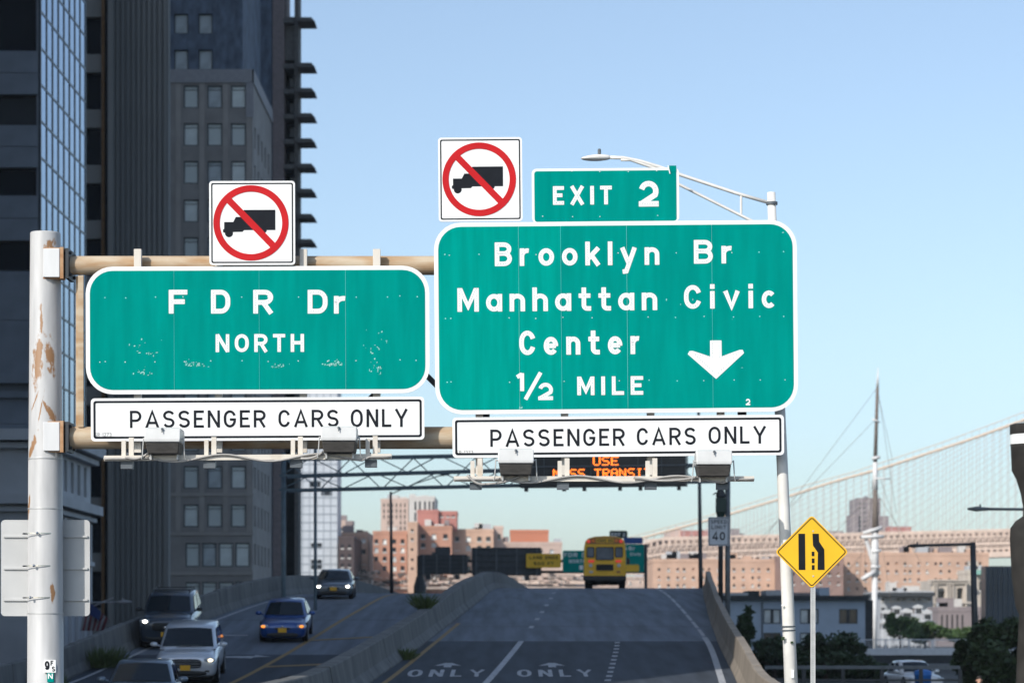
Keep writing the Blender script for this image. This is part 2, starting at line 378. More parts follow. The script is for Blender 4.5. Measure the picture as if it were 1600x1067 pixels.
    if ch == '/': return [[(0, -.05), (W, 1.05)]]
    if ch == '.': return [[(h, 0), (h, s)]]
    if ch == 'a': return [arc(mx - .01, (xt + B)/2, rx, lry, 0, 360, 18), [(Rr, 0), (Rr, x)]]
    if ch == 'c': return [arc(mx, (xt + B)/2, rx, lry, 42, 318, 16)]
    if ch == 'e': return [[(L, (xt+B)/2), (Rr, (xt+B)/2)], arc(mx, (xt + B)/2, rx, lry, -4, 322, 18)]
    if ch == 'h': return [[(L, 0), (L, 1)], [(L, xt - .16)] + arc(mx, xt - .2, rx, .2, 160, 0) + [(Rr, 0)]]
    if ch == 'n': return [[(L, 0), (L, x)], [(L, xt - .16)] + arc(mx, xt - .2, rx, .2, 160, 0) + [(Rr, 0)]]
    if ch == 'i': return [[(h, 0), (h, x)], [(h, .83), (h, .83 + s*1.05)]]
    if ch == 'k': return [[(L, 0), (L, 1)], [(W - h*.7, x), (L, .26)], [(W*.42, .42), (W - h*.7, 0)]]
    if ch == 'l': return [[(h, 0), (h, 1)]]
    if ch == 'o': return [arc(mx, (xt + B)/2, rx, lry, 0, 360, 18)]
    if ch == 'r': return [[(L, 0), (L, x)], [(L, xt - .2)] + arc(W*.72, xt - .24, W*.72 - L, .24, 170, 78)]
    if ch == 't': return [[(W*.42, .98), (W*.42, B + .14)] + arc(W*.42 + .14, B + .14, .14, .14, 180, 275, 6) + [(W, B)], [(0, xt - .01), (W*.95, xt - .01)]]
    if ch == 'v': return [[(h*.9, x), (mx, h*.8), (W - h*.9, x)]]
    if ch == 'y': return [[(h*.9, x), (mx + .01, .06)], [(W - h*.9, x), (mx*.72, -.26), (W*.14, -.28)]]
    return []
def ribbon(path, s):
    """left and right edges of a stroke of width s with mitred corners"""
    pts = [Vector((p[0], p[1])) for p in path]
    q = [pts[0]]
    for p in pts[1:]:
        if (p - q[-1]).length > 1e-5: q.append(p)
    pts = q; closed = (pts[0] - pts[-1]).length < 1e-4
    if closed: pts = pts[:-1]
    n = len(pts); Ls = []; Rs = []
    for i in range(n):
        a = pts[i] - pts[i - 1] if (i or closed) else None
        b = pts[(i + 1) % n] - pts[i] if (i < n - 1 or closed) else None
        na = Vector((-a.y, a.x)).normalized() if a is not None else None
        nb = Vector((-b.y, b.x)).normalized() if b is not None else None
        if na is None: d = nb * s / 2
        elif nb is None: d = na * s / 2
        else:
            mm = (na + nb)
            if mm.length < .3: d = nb * s / 2
            else:
                mm.normalize(); d = mm * min(s / 2 / max(mm.dot(nb), .2), s * .95)
        Ls.append(pts[i] + d); Rs.append(pts[i] - d)
    return Ls, Rs, closed
def word_strokes(txt, x0, x1, yb, yc, sr, gap=.22, caps_only=True):
    """strokes (in the sign's own metres) for txt fitted between x0 and x1; yb baseline, yc cap line"""
    H = yc - yb; s = sr; n = len(txt)
    ws = [GW.get(c, .6) + (s if GW.get(c, .6) == 0 else 0) + (sr - .15 if GW.get(c, .6) else 0) for c in txt]
    tot = sum(ws) + gap * (n - 1)
    k = ((x1 - x0) / H) / tot
    out = []; x = 0
    for c, w_ in zip(txt, ws):
        wk = s if GW.get(c, .6) == 0 else w_ * k
        xo = x + (w_ * k - wk) / 2
        for st in glyph(c, wk, s):
            out.append([(x0 + (xo + p[0]) * H, yb + p[1] * H) for p in st])
        x += (w_ + gap) * k
    return out, s * H
def stroke_mesh(mb, strokes, s, y, dy=.0006, mapf=None):
    for i, st in enumerate(strokes):
        Ls, Rs, closed = ribbon(st, s)
        yy = y - dy * (i % 4)
        n = len(Ls); vs = []
        for a, b in zip(Ls, Rs): vs += [(a.x, yy, a.y), (b.x, yy, b.y)]
        if mapf: vs = [mapf(v[0], v[2], i % 4) for v in vs]
        mb.add(vs, [(2*j, 2*j+1, (2*j+3) % (2*n), (2*j+2) % (2*n)) for j in range(n if closed else n - 1)])
def dots_on(mb, strokes, y, step, r, seg=8):
    for st in strokes:
        pts = [Vector(p) for p in st]; L = sum((b - a).length for a, b in zip(pts, pts[1:])); n = max(1, int(L / step)); d = (L / n)
        for k in range(n):
            t = d * (k + .5)
            for a, b in zip(pts, pts[1:]):
                l = (b - a).length
                if t <= l: p = a + (b - a) * (t / l); break
                t -= l
            mb.add([(p.x + r*math.cos(2*math.pi*q/seg), y, p.y + r*math.sin(2*math.pi*q/seg)) for q in range(seg)], [tuple(range(seg))])
def rrect(x0, x1, z0, z1, r, n=8):
    out = []
    for cx, cz, a in ((x1 - r, z0 + r, -90), (x1 - r, z1 - r, 0), (x0 + r, z1 - r, 90), (x0 + r, z0 + r, 180)):
        out += arc(cx, cz, r, r, a, a + 90, n)
    return out
def clip_x(poly, a, b):
    def half(poly, f):
        out = []
        for p, q in zip(poly, poly[1:] + poly[:1]):
            fp, fq = f(p), f(q)
            if fp >= 0: out.append(p)
            if fp * fq < 0:
                t = fp / (fp - fq); out.append((p[0] + (q[0]-p[0])*t, p[1] + (q[1]-p[1])*t))
        return out
    return half(half(poly, lambda p: p[0] - a), lambda p: b - p[0])
def ring(mb, outer, inner, y):
    n = len(outer)
    mb.add([(p[0], y, p[1]) for p in outer] + [(p[0], y, p[1]) for p in inner], [(i, (i+1) % n, n + (i+1) % n, n + i) for i in range(n)])

# ================================================================== SIGNS ON THE GANTRY
D0 = 35.3
class Sign:
    """a sign whose own metres follow the photograph's pixels at the gantry's distance"""
    def __init__(s, name, label, cat, px0, px1, py0, py1, D, roll=0, group=None):
        s.cx = (px0 + px1) / 2; s.cy = (py0 + py1) / 2
        c = P(s.cx, s.cy, D); s.S = pxm(D, s.cy); s.D = D
        s.t = thing(name, label, cat, c, group=group, ry=-R(roll)); s.tr = math.tan(R(roll))
        s.box = (s.x(px0), s.x(px1), s.z(py1), s.z(py0))
    def x(s, px): return (px - s.cx) / s.S
    def z(s, py): return (s.cy - py) / s.S
    def text(s, txt, px0, px1, pyb, pyc, sr, m, gap=.22, dots=True, y=-.007, name='lettering', skew=0):
        dz = -s.x((px0 + px1) / 2) * s.tr
        st, w_ = word_strokes(txt, s.x(px0), s.x(px1), s.z(pyb) + dz, s.z(pyc) + dz, sr, gap)
        mb = MB(); stroke_mesh(mb, st, w_, y)
        o = mb.build(name, m, s.t)
        if dots:
            db = MB(); dots_on(db, st, y - .004, .034, .0085)
            d = db.build('reflector_buttons', 'button', o); d['kind'] = 'stuff'
        return o

def green_sign(name, label, px0, px1, py0, py1, D, rad, seams, roll, tones, border=6.5):
    s = Sign(name, label, 'road sign', px0, px1, py0, py1, D, roll, 'green guide signs on the gantry')
    x0, x1, z0, z1 = s.box; bw = border / s.S; r = rad / s.S
    base = rrect(x0, x1, z0, z1, r)
    mb = MB(); mb.prism(base, 0.0, .03); mb.build('border', 'sign_white', s.t)
    inner = rrect(x0 + bw, x1 - bw, z0 + bw, z1 - bw, max(r - bw, .01))
    cuts = [x0] + [s.x(p) for p in seams] + [x1]
    for i in range(len(cuts) - 1):
        pl = clip_x(inner, cuts[i] + (.0014 if i else 0), cuts[i + 1] - (.0014 if i < len(cuts) - 2 else 0))
        m = MB(); m.prism(pl, -.003 - (.0006 if i % 2 else 0), -.0005)
        m.build('panel', tones[i % len(tones)], s.t)
    return s
def rivets(s, rows, cols, r=.008):
    mb = MB()
    for py in rows:
        for px in cols:
            if random.random() < .12: continue
            x, z = s.x(px + random.uniform(-1.5, 1.5)), s.z(py + random.uniform(-1, 1))
            mb.add([(x + r*math.cos(q*math.pi/3), -.0085, z + r*math.sin(q*math.pi/3)) for q in range(6)], [tuple(range(6))])
    o = mb.build('rivets', 'sign_white', s.t); o['kind'] = 'stuff'
def scuffs(s, spots, n=26):
    mb = MB()
    for px, py, sx, sy in spots:
        for k in range(n):
            x = s.x(px + random.gauss(0, sx)); z = s.z(py + random.gauss(0, sy)); r = random.uniform(.003, .012) ; e = random.uniform(.4, 2)
            mb.add([(x + r*e*math.cos(q*math.pi/3), -.0045, z + r/e*math.sin(q*math.pi/3 + .3)) for q in range(6)], [tuple(range(6))])
    o = mb.build('scuff_marks', 'scuff', s.t); o['kind'] = 'stuff'
# --- FDR Dr
s = green_sign('guide_sign', 'wide green guide sign lettered F D R Dr NORTH', 134, 671, 416, 615, D0, 42, (272, 405, 540), .2, ('sign_green', 'sign_green', 'sign_green', 'sign_green'))
for t_, a, b in (('F', 264, 293), ('D', 330, 360), ('R', 396, 427), ('D', 481, 512), ('r', 522, 543)):
    s.text(t_, a, b, 490, 453, .2, 'sign_white')
s.text('NORTH', 337, 475, 550, 522, .19, 'sign_white', gap=.3)
rivets(s, (464, 564), (155, 165, 197, 242, 287, 330, 378, 420, 466, 512, 556, 606, 626, 651))
scuffs(s, ((229, 545, 12, 8), (222, 580, 7, 3), (298, 566, 7, 2.5), (312, 571, 9, 1.5), (521, 567, 5, 2), (519, 570, 8, 1), (586, 540, 12, 12), (588, 575, 7, 4), (430, 572, 10, 1.5)), 16)
# --- Brooklyn Br
s = green_sign('guide_sign', 'largest green guide sign lettered Brooklyn Br Manhattan Civic Center with down arrow', 679, 1246, 346, 645, D0 - .02, 42, (811, 877, 980, 1113), .5, ('sign_green_b', 'sign_green_b', 'sign_green', 'sign_green', 'sign_green'))
s.text('Brooklyn', 774, 1031, 415, 378, .19, 'sign_white', gap=.33)
s.text('Br', 1085, 1147, 412, 375, .19, 'sign_white', gap=.33)
s.text('Manhattan', 715, 1027, 486, 449, .19, 'sign_white', gap=.3)
s.text('Civic', 1069, 1213, 482, 445, .19, 'sign_white', gap=.36)
s.text('Center', 811, 1001, 554, 516, .19, 'sign_white', gap=.36)
s.text('1', 807, 818, 611, 583, .22, 'sign_white', dots=False)
s.text('/', 820, 844, 622, 584, .16, 'sign_white', dots=False)
s.text('2', 840, 863, 625, 598, .22, 'sign_white')
s.text('MILE', 901, 1004, 617, 588, .2, 'sign_white', gap=.34)
s.text('2', 1164, 1171, 633, 623, .2, 'sign_white', dots=False)
arrow = [(1118, 592), (1074, 553), (1077, 548), (1082, 548), (1109, 557), (1109, 532), (1127, 532), (1127, 557), (1155, 547), (1160, 547), (1162, 552)]
m = MB(); m.prism([(s.x(a), s.z(b) - s.x(1118) * s.tr) for a, b in arrow], -.008, -.004); ao = m.build('down_arrow', 'sign_white', s.t)
d = MB(); dots_on(d, [[(s.x(a), s.z(b) - s.x(1118) * s.tr) for a, b in q] for q in ([(1113, 535), (1113, 558), (1085, 553), (1117, 584)], [(1123, 535), (1123, 558), (1153, 552), (1120, 584)])], -.0095, .034, .0085)
o = d.build('reflector_buttons', 'button', ao); o['kind'] = 'stuff'
rivets(s, (396, 496, 595), (697, 704, 750, 795, 838, 881, 925, 968, 1012, 1056, 1100, 1145, 1188, 1226))
scuffs(s, ((814, 636, 3, 2), (1100, 470, 60, 40)), 8)
# --- EXIT tab
s = Sign('exit_tab', 'small green EXIT 2 tab on top of the Brooklyn Br sign', 'road sign', 831, 1061, 263, 346, D0 - .01, .5)
x0, x1, z0, z1 = s.box; bw = 4 / s.S
base = rrect(x0, x1, z0 - .01, z1, .07); m = MB(); m.prism(base, .0, .03); m.build('border', 'sign_white', s.t)
m = MB(); m.prism(rrect(x0 + bw, x1 - bw, z0, z1 - bw, .04), -.004, -.0005); m.build('panel', 'sign_green', s.t)
s.text('EXIT', 864, 956, 320, 291, .2, 'sign_white', gap=.36)
s.text('2', 998, 1029, 323, 283, .21, 'sign_white')
rivets(s, (268, 338), (849, 893, 938, 982, 1027))
m = MB(); m.bar((s.x(1044), -.012, s.z(260)), (s.x(1047), -.012, s.z(273)), .012, .03); m.build('bent_strap', 'sign_white', s.t)
m = MB(); m.box((s.x(1046), -.009, s.z(270)), (s.x(1057), .01, s.z(260))); m.build('lifted_corner', 'sign_green', s.t)
# --- no trucks
def no_trucks(px0, px1, py0, py1, D, label, roll):
    s = Sign('no_trucks_sign', label, 'road sign', px0, px1, py0, py1, D, roll, 'no trucks signs')
    x0, x1, z0, z1 = s.box; u = (x1 - x0) / 132.0
    m = MB(); m.prism(rrect(x0, x1, z0, z1, 5 * u), 0, .025); m.build('plate', 'sign_white', s.t)
    m = MB(); ring(m, rrect(x0 + 3*u, x1 - 3*u, z0 + 3*u, z1 - 3*u, 3*u), rrect(x0 + 5*u, x1 - 5*u, z0 + 5*u, z1 - 5*u, 2*u), -.003); m.build('black_border', 'sign_black', s.t)
    q = lambda a, b: ((a - 512) * .1283 * u, (524 - b) * .1283 * u)
    for nm, poly in (('cargo_box', [q(412, 610), q(790, 610), q(790, 368), q(412, 368)]),
                     ('truck_cab', [q(176, 640), q(176, 512), q(285, 512), q(316, 452), q(412, 452), q(412, 612), q(395, 630), q(280, 632)]),
                     ('bumper', [q(162, 632), q(162, 600), q(176, 596), q(176, 640)])):
        m = MB(); m.prism(poly, -.0034, -.001); m.build(nm, 'sign_black', s.t)
    m = MB(); c = q(233, 646); m.prism(arc(c[0], c[1], 48*.1283*u, 48*.1283*u, 0, 352, 22), -.0044, -.002); m.build('wheel', 'sign_black', s.t)
    m = MB(); c = q(645, 606); m.prism(arc(c[0], c[1], 42*.1283*u, 42*.1283*u, 0, 352, 22), -.0044, -.002); m.build('wheel', 'sign_black', s.t)
    m = MB(); c = q(498, 524); ro, ri = 452*.1283*u, 374*.1283*u
    ring(m, arc(c[0], c[1], ro, ro, 0, 354.4, 63), arc(c[0], c[1], ri, ri, 0, 354.4, 63), -.0062); m.build('red_ring', 'sign_red', s.t)
    m = MB(); a = q(215, 232); b = q(780, 815); h = 40*.1283*u; dx, dz = b[0]-a[0], b[1]-a[1]; l = math.hypot(dx, dz); nx, nz = -dz/l*h, dx/l*h
    m.prism([(a[0]+nx, a[1]+nz), (a[0]-nx, a[1]-nz), (b[0]-nx, b[1]-nz), (b[0]+nx, b[1]+nz)][::-1] if False else [(a[0]-nx, a[1]-nz), (b[0]-nx, b[1]-nz), (b[0]+nx, b[1]+nz), (a[0]+nx, a[1]+nz)], -.0056, -.0046)
    m.build('red_slash', 'sign_red', s.t)
    return s
no_trucks(327, 461, 283, 414, D0 - .03, 'square no trucks sign above the F D R Dr sign', .2)
no_trucks(685, 816, 215, 346, D0 - .03, 'square no trucks sign left of the EXIT 2 tab', .5)
# --- PASSENGER CARS ONLY
def cars_only(px0, px1, py0, py1, D, label, roll, words_, code):
    s = Sign('passenger_cars_sign', label, 'road sign', px0, px1, py0, py1, D, roll, 'passenger cars only signs')
    x0, x1, z0, z1 = s.box; u = 1 / s.S
    m = MB(); m.prism(rrect(x0, x1, z0, z1, 6 * u), 0, .025); m.build('plate', 'sign_white', s.t)
    m = MB(); ring(m, rrect(x0 + 4*u, x1 - 4*u, z0 + 4*u, z1 - 4*u, 4*u), rrect(x0 + 7.4*u, x1 - 7.4*u, z0 + 7.4*u, z1 - 7.4*u, 2*u), -.003); m.build('black_border', 'sign_black', s.t)
    for t_, a, b, y0, y1 in words_: s.text(t_, a, b, y0, y1, .145, 'sign_black', gap=.22, dots=False, y=-.003)
    t_, a, b, y0, y1 = code; s.text(t_, a, b, y0, y1, .1, 'sign_black', gap=.25, dots=False, y=-.003)
    return s
cars_only(142, 663, 621, 688, D0 - .01, 'white PASSENGER CARS ONLY sign under the F D R Dr sign', .3, (('PASSENGER', 203, 415, 668, 641), ('CARS', 435, 529, 667, 640), ('ONLY', 548, 637, 667, 639)), ('SR-1273', 148, 174, 682, 676))
cars_only(707, 1225, 650, 713, D0 - .01, 'white PASSENGER CARS ONLY sign under the Brooklyn Br sign', .5, (('PASSENGER', 766, 976, 697, 670), ('CARS', 995, 1087, 695, 668), ('ONLY', 1107, 1197, 693, 666)), ('SR-1273', 713, 739, 710, 704))
# ================================================================== CANTILEVER GANTRY
def patched(name, base, rust, patches, scale=14, stretch=(1, 1, .45), var=.08):
    """painted steel with rust patches of their own shape (x, z, rx, rz in the part's own metres)"""
    m = mat(name, base, rough=.5, var=var, scale=3, streak=(2, 2, .3)); n = m.node_tree; L = n.links; b = n.nodes['Principled BSDF']
    src = b.inputs['Base Color'].links[0].from_socket
    tc = n.nodes.new('ShaderNodeTexCoord'); sp = n.nodes.new('ShaderNodeSeparateXYZ'); L.new(tc.outputs['Object'], sp.inputs[0])
    mp = n.nodes.new('ShaderNodeMapping'); mp.inputs['Scale'].default_value = stretch; L.new(tc.outputs['Object'], mp.inputs[0])
    nz = n.nodes.new('ShaderNodeTexNoise'); nz.inputs['Scale'].default_value = scale; nz.inputs['Detail'].default_value = 9; nz.inputs['Roughness'].default_value = .62; L.new(mp.outputs[0], nz.inputs['Vector'])
    def op(o, a, c=None):
        q = n.nodes.new('ShaderNodeMath'); q.operation = o
        for i, v in enumerate((a, c)):
            if v is None: continue
            if isinstance(v, (int, float)): q.inputs[i].default_value = v
            else: L.new(v, q.inputs[i])
        return q.outputs[0]
    best = None
    for x, z, rx, rz, sl in patches:
        dx = op('DIVIDE', op('SUBTRACT', op('SUBTRACT', sp.outputs[0], x), op('MULTIPLY', op('SUBTRACT', sp.outputs[2], z), sl)), rx)
        dz = op('DIVIDE', op('SUBTRACT', sp.outputs[2], z), rz)
        d = op('SQRT', op('ADD', op('MULTIPLY', dx, dx), op('MULTIPLY', dz, dz)))
        best = d if best is None else op('MINIMUM', best, d)
    v = op('ADD', best, op('MULTIPLY', op('SUBTRACT', nz.outputs['Fac'], .5), 2.6))
    rp = n.nodes.new('ShaderNodeValToRGB'); rp.color_ramp.elements[0].position = .5; rp.color_ramp.elements[1].position = .82
    rp.color_ramp.elements[0].color = (1, 1, 1, 1); rp.color_ramp.elements[1].color = (0, 0, 0, 1)
    L.new(v, rp.inputs[0])
    mx = n.nodes.new('ShaderNodeMixRGB'); mx.inputs[2].default_value = (*rust, 1)
    L.new(rp.outputs[0], mx.inputs[0]); L.new(src, mx.inputs[1]); L.new(mx.outputs[0], b.inputs['Base Color'])
    return m
yP = D0 + .42
base = P(71, 700, yP); zb = zR(yP) - .02
gan = thing('sign_gantry', 'rust stained cantilever sign gantry on a thick pale round post', 'gantry', (base.x, yP, zb))
gx, gy, gz = gan.location
zt = Z(364, yP) - gz
def lp(px, py, D):                 # pixel to the gantry's own metres
    p = P(px, py, D); return Vector((p.x - gx, p.y - gy, p.z - gz))
pz = lambda py: Z(py, yP) - gz
M['post_paint'] = patched('post_paint', (.46, .455, .45), (.28, .15, .07),
    [(.1, pz(385), .09, .12, .3), (-.07, pz(565), .1, .5, .06), (.1, pz(560), .09, .36, -.12), (-.02, pz(500), .03, .35, 0), (-.16, pz(700), .05, .26, .35), (-.22, pz(790), .025, .3, .1), (.12, pz(650), .06, .2, -.3), (.14, pz(925), .04, .2, 0), (.06, pz(640), .03, .2, -.4), (-.1, pz(625), .02, .2, .4), (-.02, pz(640), .012, .3, .2)], var=.16)
m = MB(); m.lathe([(.36, 0), (.36, .05), (.27, .06), (.262, pz(958)), (.258, pz(957)), (.25, pz(720)), (.247, pz(719)), (.222, zt - .02), (.215, zt), (.12, zt + .012)], n=40); m.build('post', 'post_paint', gan, smooth=True)
for py, r in ((717, .254), (795, .257), (958, .266)):
    m = MB(); m.lathe([(r, -.008), (r + .002, 0), (r, .008)], n=40, c=(0, 0, pz(py)), cap=False); m.build('weld_seam', 'galv', gan, smooth=True)
# clamps
M['clamp_paint'] = patched('clamp_paint', (.62, .62, .62), (.3, .14, .06), [(-.1, -.2, .03, .3, 0), (.1, -.22, .1, .05, 0), (.12, .1, .08, .03, -.6)], scale=6)
armr = {}
for cy, (pa, pb), rad in ((415, (403, 432), .14), (684, (666, 702), .165)):
    z = pz(cy)
    t0 = MB(); t0.cbox((.14, -.235, z), (.24, .09, .42)); o = t0.build('clamp_plate', 'clamp_paint', gan); bevel(o, .008)
    t0 = MB(); t0.cbox((.29, -.19, z), (.05, .17, .46)); t0.cbox((.16, -.15, z + .215), (.3, .16, .025)); t0.cbox((.16, -.15, z - .215), (.3, .16, .025)); o = t0.build('clamp_flange', 'rust_edge', gan)
    t0 = MB(); t0.cbox((.36, -.02, z), (.05, .44, .44)); t0.build('mounting_plate', 'dark_steel', gan)
    for sx in (-1, 1):
        for sz in (-1, 1):
            t0 = MB(); t0.lathe([(.026, 0), (.026, .12)], n=6, axis='x', c=(.3, sx * .16, z + sz * .16)); t0.build('bolt', 'dark_steel', gan)
    t0 = MB(); xe = lp(1150, cy, yP).x
    t0.lathe([(rad * 1.02, .385), (rad, .40), (rad, xe)], n=28, axis='x', c=(0, 0, z)); t0.build('arm', 'rust_tan', gan, smooth=False)
    gan.children[-1].data.polygons.foreach_set('use_smooth', [len(p.vertices) == 4 for p in gan.children[-1].data.polygons])
# uprights between the two arms
for px in (127, 760, 1160):
    x = lp(px, 550, yP).x
    t0 = MB(); t0.box((x - .07, -.06, pz(668)), (x + .03, .02, pz(432))); t0.box((x - .03, -.11, pz(668)), (x + .05, -.063, pz(432))); t0.build('upright', 'rust_tan' if px == 127 else 'dark_steel', gan)
t0 = MB(); t0.bar(lp(640, 560, yP), lp(700, 620, yP), .08, .08); t0.build('diagonal_brace', 'dark_steel', gan)
t0 = MB(); t0.bar(lp(560, 640, yP), lp(640, 560, yP), .06, .06); t0.build('diagonal_brace', 'dark_steel', gan)
# hangers, outriggers and light rails
def hanger(px, top, bot, Df, zrail):
    x = lp(px, 600, D0).x
    t0 = MB(); t0.box((x - .05, -.30, pz(bot)), (x + .05, -.2, pz(top))); t0.box((x - .058, -.275, pz(bot) + .02), (x - .0505, -.19, pz(top))); o = t0.build('hanger', 'steel_cream', gan)
    t0 = MB(); t0.add([(x - .09, -.34, pz(bot)), (x - .09, -.34, pz(bot) - .02), (x - .04, -1.0, zrail + .05), (x - .04, -1.0, zrail - .03),
                       (x - .15, -.34, pz(bot)), (x - .15, -.34, pz(bot) - .02), (x - .1, -1.0, zrail + .05), (x - .1, -1.0, zrail - .03)],
                      [(0, 1, 3, 2), (4, 6, 7, 5), (0, 2, 6, 4), (1, 5, 7, 3), (2, 3, 7, 6), (0, 4, 5, 1)]); t0.build('outrigger', 'grey_steel', gan)
    t0 = MB(); t0.box((x - .12, -1.02, zrail), (x - .06, -.97, zrail + .26)); t0.box((x - .02, -.99, zrail), (x + .05, -.95, zrail + .3)); t0.build('rail_bracket', 'steel_cream', gan)
    t0 = MB(); t0.box((x - .13, -1.03, zrail - .15), (x + .04, -.9, zrail - .045)); t0.build('rail_clamp', 'grey_steel', gan)
Df = D0 - .62
def rail(pxa, pxb, pya, pyb, hang, top):
    a = lp(pxa, pya, Df); b = lp(pxb, pyb, Df)
    t0 = MB(); t0.bar(a, b, .07, .075); t0.build('light_rail', 'steel_cream', gan)
    for px in hang:
        t = (px - pxa) / (pxb - pxa); zr = a.z + (b.z - a.z) * t
        hanger(px, top, pyb - 4, Df, zr)
    path = []
    for i in range(40):
        t = i / 39; p = a + (b - a) * t
        path.append(p + Vector((0, -.06, .02 + .05 * math.sin(t * 19) * (1 if .15 < t < .9 else 0) - .03)))
    t0 = MB(); t0.tube(path, .016, 6); t0.build('conduit', 'wire', gan, smooth=True)
rail(163, 612, 716, 713, (213, 340, 473, 588), 394)
rail(709, 1178, 748, 748, (749, 883, 1018, 1128), 380)
for i, (a, b) in enumerate((((196, 714), (232, 708)), ((470, 716), (510, 702)), ((730, 742), (760, 756)), ((760, 756), (828, 735)), ((990, 746), (1092, 745)))):
    pa = lp(a[0], a[1], Df - .08); pb = lp(b[0], b[1], Df - .08)
    t0 = MB(); t0.tube([pa + (pb - pa) * k / 10 + Vector((0, 0, -.05 * math.sin(math.pi * k / 10))) for k in range(11)], .018, 7); t0.build('cable', 'wire', gan, smooth=True)

# floodlights
def floodlight(px, py, label):
    c = P(px, py, Df - .06); t = thing('sign_floodlight', label, 'floodlight', c, group='floodlights under the signs')
    w_, h_ = .255, .135
    m = MB(); vs = []
    for (sx, sy, z) in ((.86, .12, h_ * 1.45), (1, .2, h_ * 1.3), (1.0, .24, .02), (.98, .24, -.02)):
        vs += [(-w_ * sx, -sy, z), (w_ * sx, -sy, z), (w_ * sx * .96, sy + .1, z), (-w_ * sx * .96, sy + .1, z)]
    m.add(vs, [(0,1,2,3)] + [(4*k+i, 4*(k+1)+i, 4*(k+1)+(i+1) % 4, 4*k+(i+1) % 4) for k in range(3) for i in range(4)] + [(15,14,13,12)])
    bevel(m.build('cover', 'lamp_white', t), .012, 3)
    m = MB(); vs = []
    for (sx, sy, z) in ((.95, .22, -.022), (.86, .15, -h_ * 1.35)):
        vs += [(-w_ * sx, -sy, z), (w_ * sx, -sy, z), (w_ * sx, sy + .06, z), (-w_ * sx, sy + .06, z)]
    m.add(vs, [(0,1,2,3), (7,6,5,4)] + [(i, 4+i, 4+(i+1) % 4, (i+1) % 4) for i in range(4)])
    bevel(m.build('housing', 'lamp_dark', t), .015, 2)
    m = MB(); m.ball((0, -.225, h_ * 1.2), .02, 8, 6); m.tube([(0, -.235, h_ * 1.2), (0, -.25, h_ * .85)], .008, 6); m.build('latch', 'grey_steel', t)
    for sx in (-1, 1):
        m = MB(); m.tube([(sx * (w_ + .03), -.1, .05), (sx * (w_ + .045), -.1, -.2), (sx * (w_ + .06), -.08, -.255)], .009, 6); m.tube([(sx * (w_ + .03), -.1, .03), (sx * w_ * .9, -.1, .03)], .012, 6); m.build('bail', 'galv', t)
    m = MB(); m.box((-w_ * .8, -.05, -.26), (-w_ * .7, .05, -.16)); m.box((w_ * .7, -.05, -.26), (w_ * .8, .05, -.16)); m.build('foot', 'galv', t)
    return t
floodlight(257, 690, 'floodlight in front of the P A S letters under the F D R Dr sign')
floodlight(531, 688, 'floodlight below the word ONLY under the F D R Dr sign')
floodlight(806, 723, 'floodlight at the left of the right hand light rail, by the message board')
floodlight(1114, 725, 'floodlight at the right end of the light rail under the Brooklyn Br sign')

# sign seen from behind, strapped to the post
c = P(71, 887, yP + .28); S = pxm(yP + .28, 887)
bk = thing('road_sign', 'bare grey back of a road sign strapped to the rusty post', 'road sign', c)
wx, hz = 69.5 / S, 75 / S
m = MB(); m.prism(rrect(-wx, wx, -hz, hz, .06), 0, .004); m.build('plate', 'alu', bk)
for i, py in enumerate((838, 888, 937)):
    z = (887 - py) / S
    m = MB(); m.box((-wx + .04, -.03, z - .013), (wx - .03, -.001, z + .013)); m.build('stiffener', 'alu', bk)
    m = MB(); m.lathe([(.285, -.008), (.285, .008)], n=40, c=(0, -.28, z + .03), cap=False); m.ball((-.06 + .05 * (1 - i), -.572, z + .03), .022, 8, 6); m.build('band_clamp', 'chrome', bk)
# sticker markers on the post
st = thing('post_marker', 'white 9FS and green N marker stickers low on the post', 'sticker', P(78, 1048, yP - .285))
ss = pxm(yP - .27, 1050)
def curved(mb, x0, x1, z0, z1, dy): mb.quad((x0, dy, z0), (x1, dy, z0), (x1, dy, z1), (x0, dy, z1))
m = MB(); m.box((-.085, -.004, -.02), (.085, .05, .165)); m.build('label_plate', 'sign_white', st)
m = MB(); m.box((-.04, -.004, -.16), (.055, .05, -.025)); m.build('green_plate', 'sign_green', st)
m = MB(); q, w_ = word_strokes('9', -.075, -.005, .02, .15, .2); stroke_mesh(m, q, w_, -.008)
q, w_ = word_strokes('F', .01, .05, .085, .155, .2); stroke_mesh(m, q, w_, -.008); q, w_ = word_strokes('S', .03, .075, -.005, .07, .2); stroke_mesh(m, q, w_, -.008); m.build('lettering', 'sign_black', st)
m = MB(); q, w_ = word_strokes('N', -.028, .044, -.11, -.035, .22); stroke_mesh(m, q, w_, -.008); m.build('lettering', 'sign_white', st)

# ================================================================== STREET LIGHT behind the right sign
yS = D0 + .36
b0 = P(1236, 1067, yS); zg = zR(yS)
pt = P(1205, 301, yS); tilt = (b0.x - pt.x) / (pt.z - b0.z)
bx = b0.x + tilt * (b0.z - zg)
sl = thing('street_light', 'tall pale street light pole with curved truss arm behind the Brooklyn Br sign', 'street light', (bx, yS, zg))
Hs = pt.z - zg
ax = lambda z: -tilt * z
m = MB(); vs = [(ax(z), 0, z) for z in (0, Hs * .3, Hs * .6, Hs)]; m.tube(vs, [.108, .093, .08, .062], 20); m.build('pole', 'pole_cream', sl, smooth=True)
def sp(px, py): p = P(px, py, yS); return Vector((p.x - bx, 0, p.z - zg))
m = MB(); m.tube([sp(1205, 318), sp(1150, 302), sp(1065, 274), sp(1030, 261), sp(1000, 252), sp(975, 247), sp(945, 246)], .026, 10); m.build('upper_arm', 'pole_cream', sl, smooth=True)
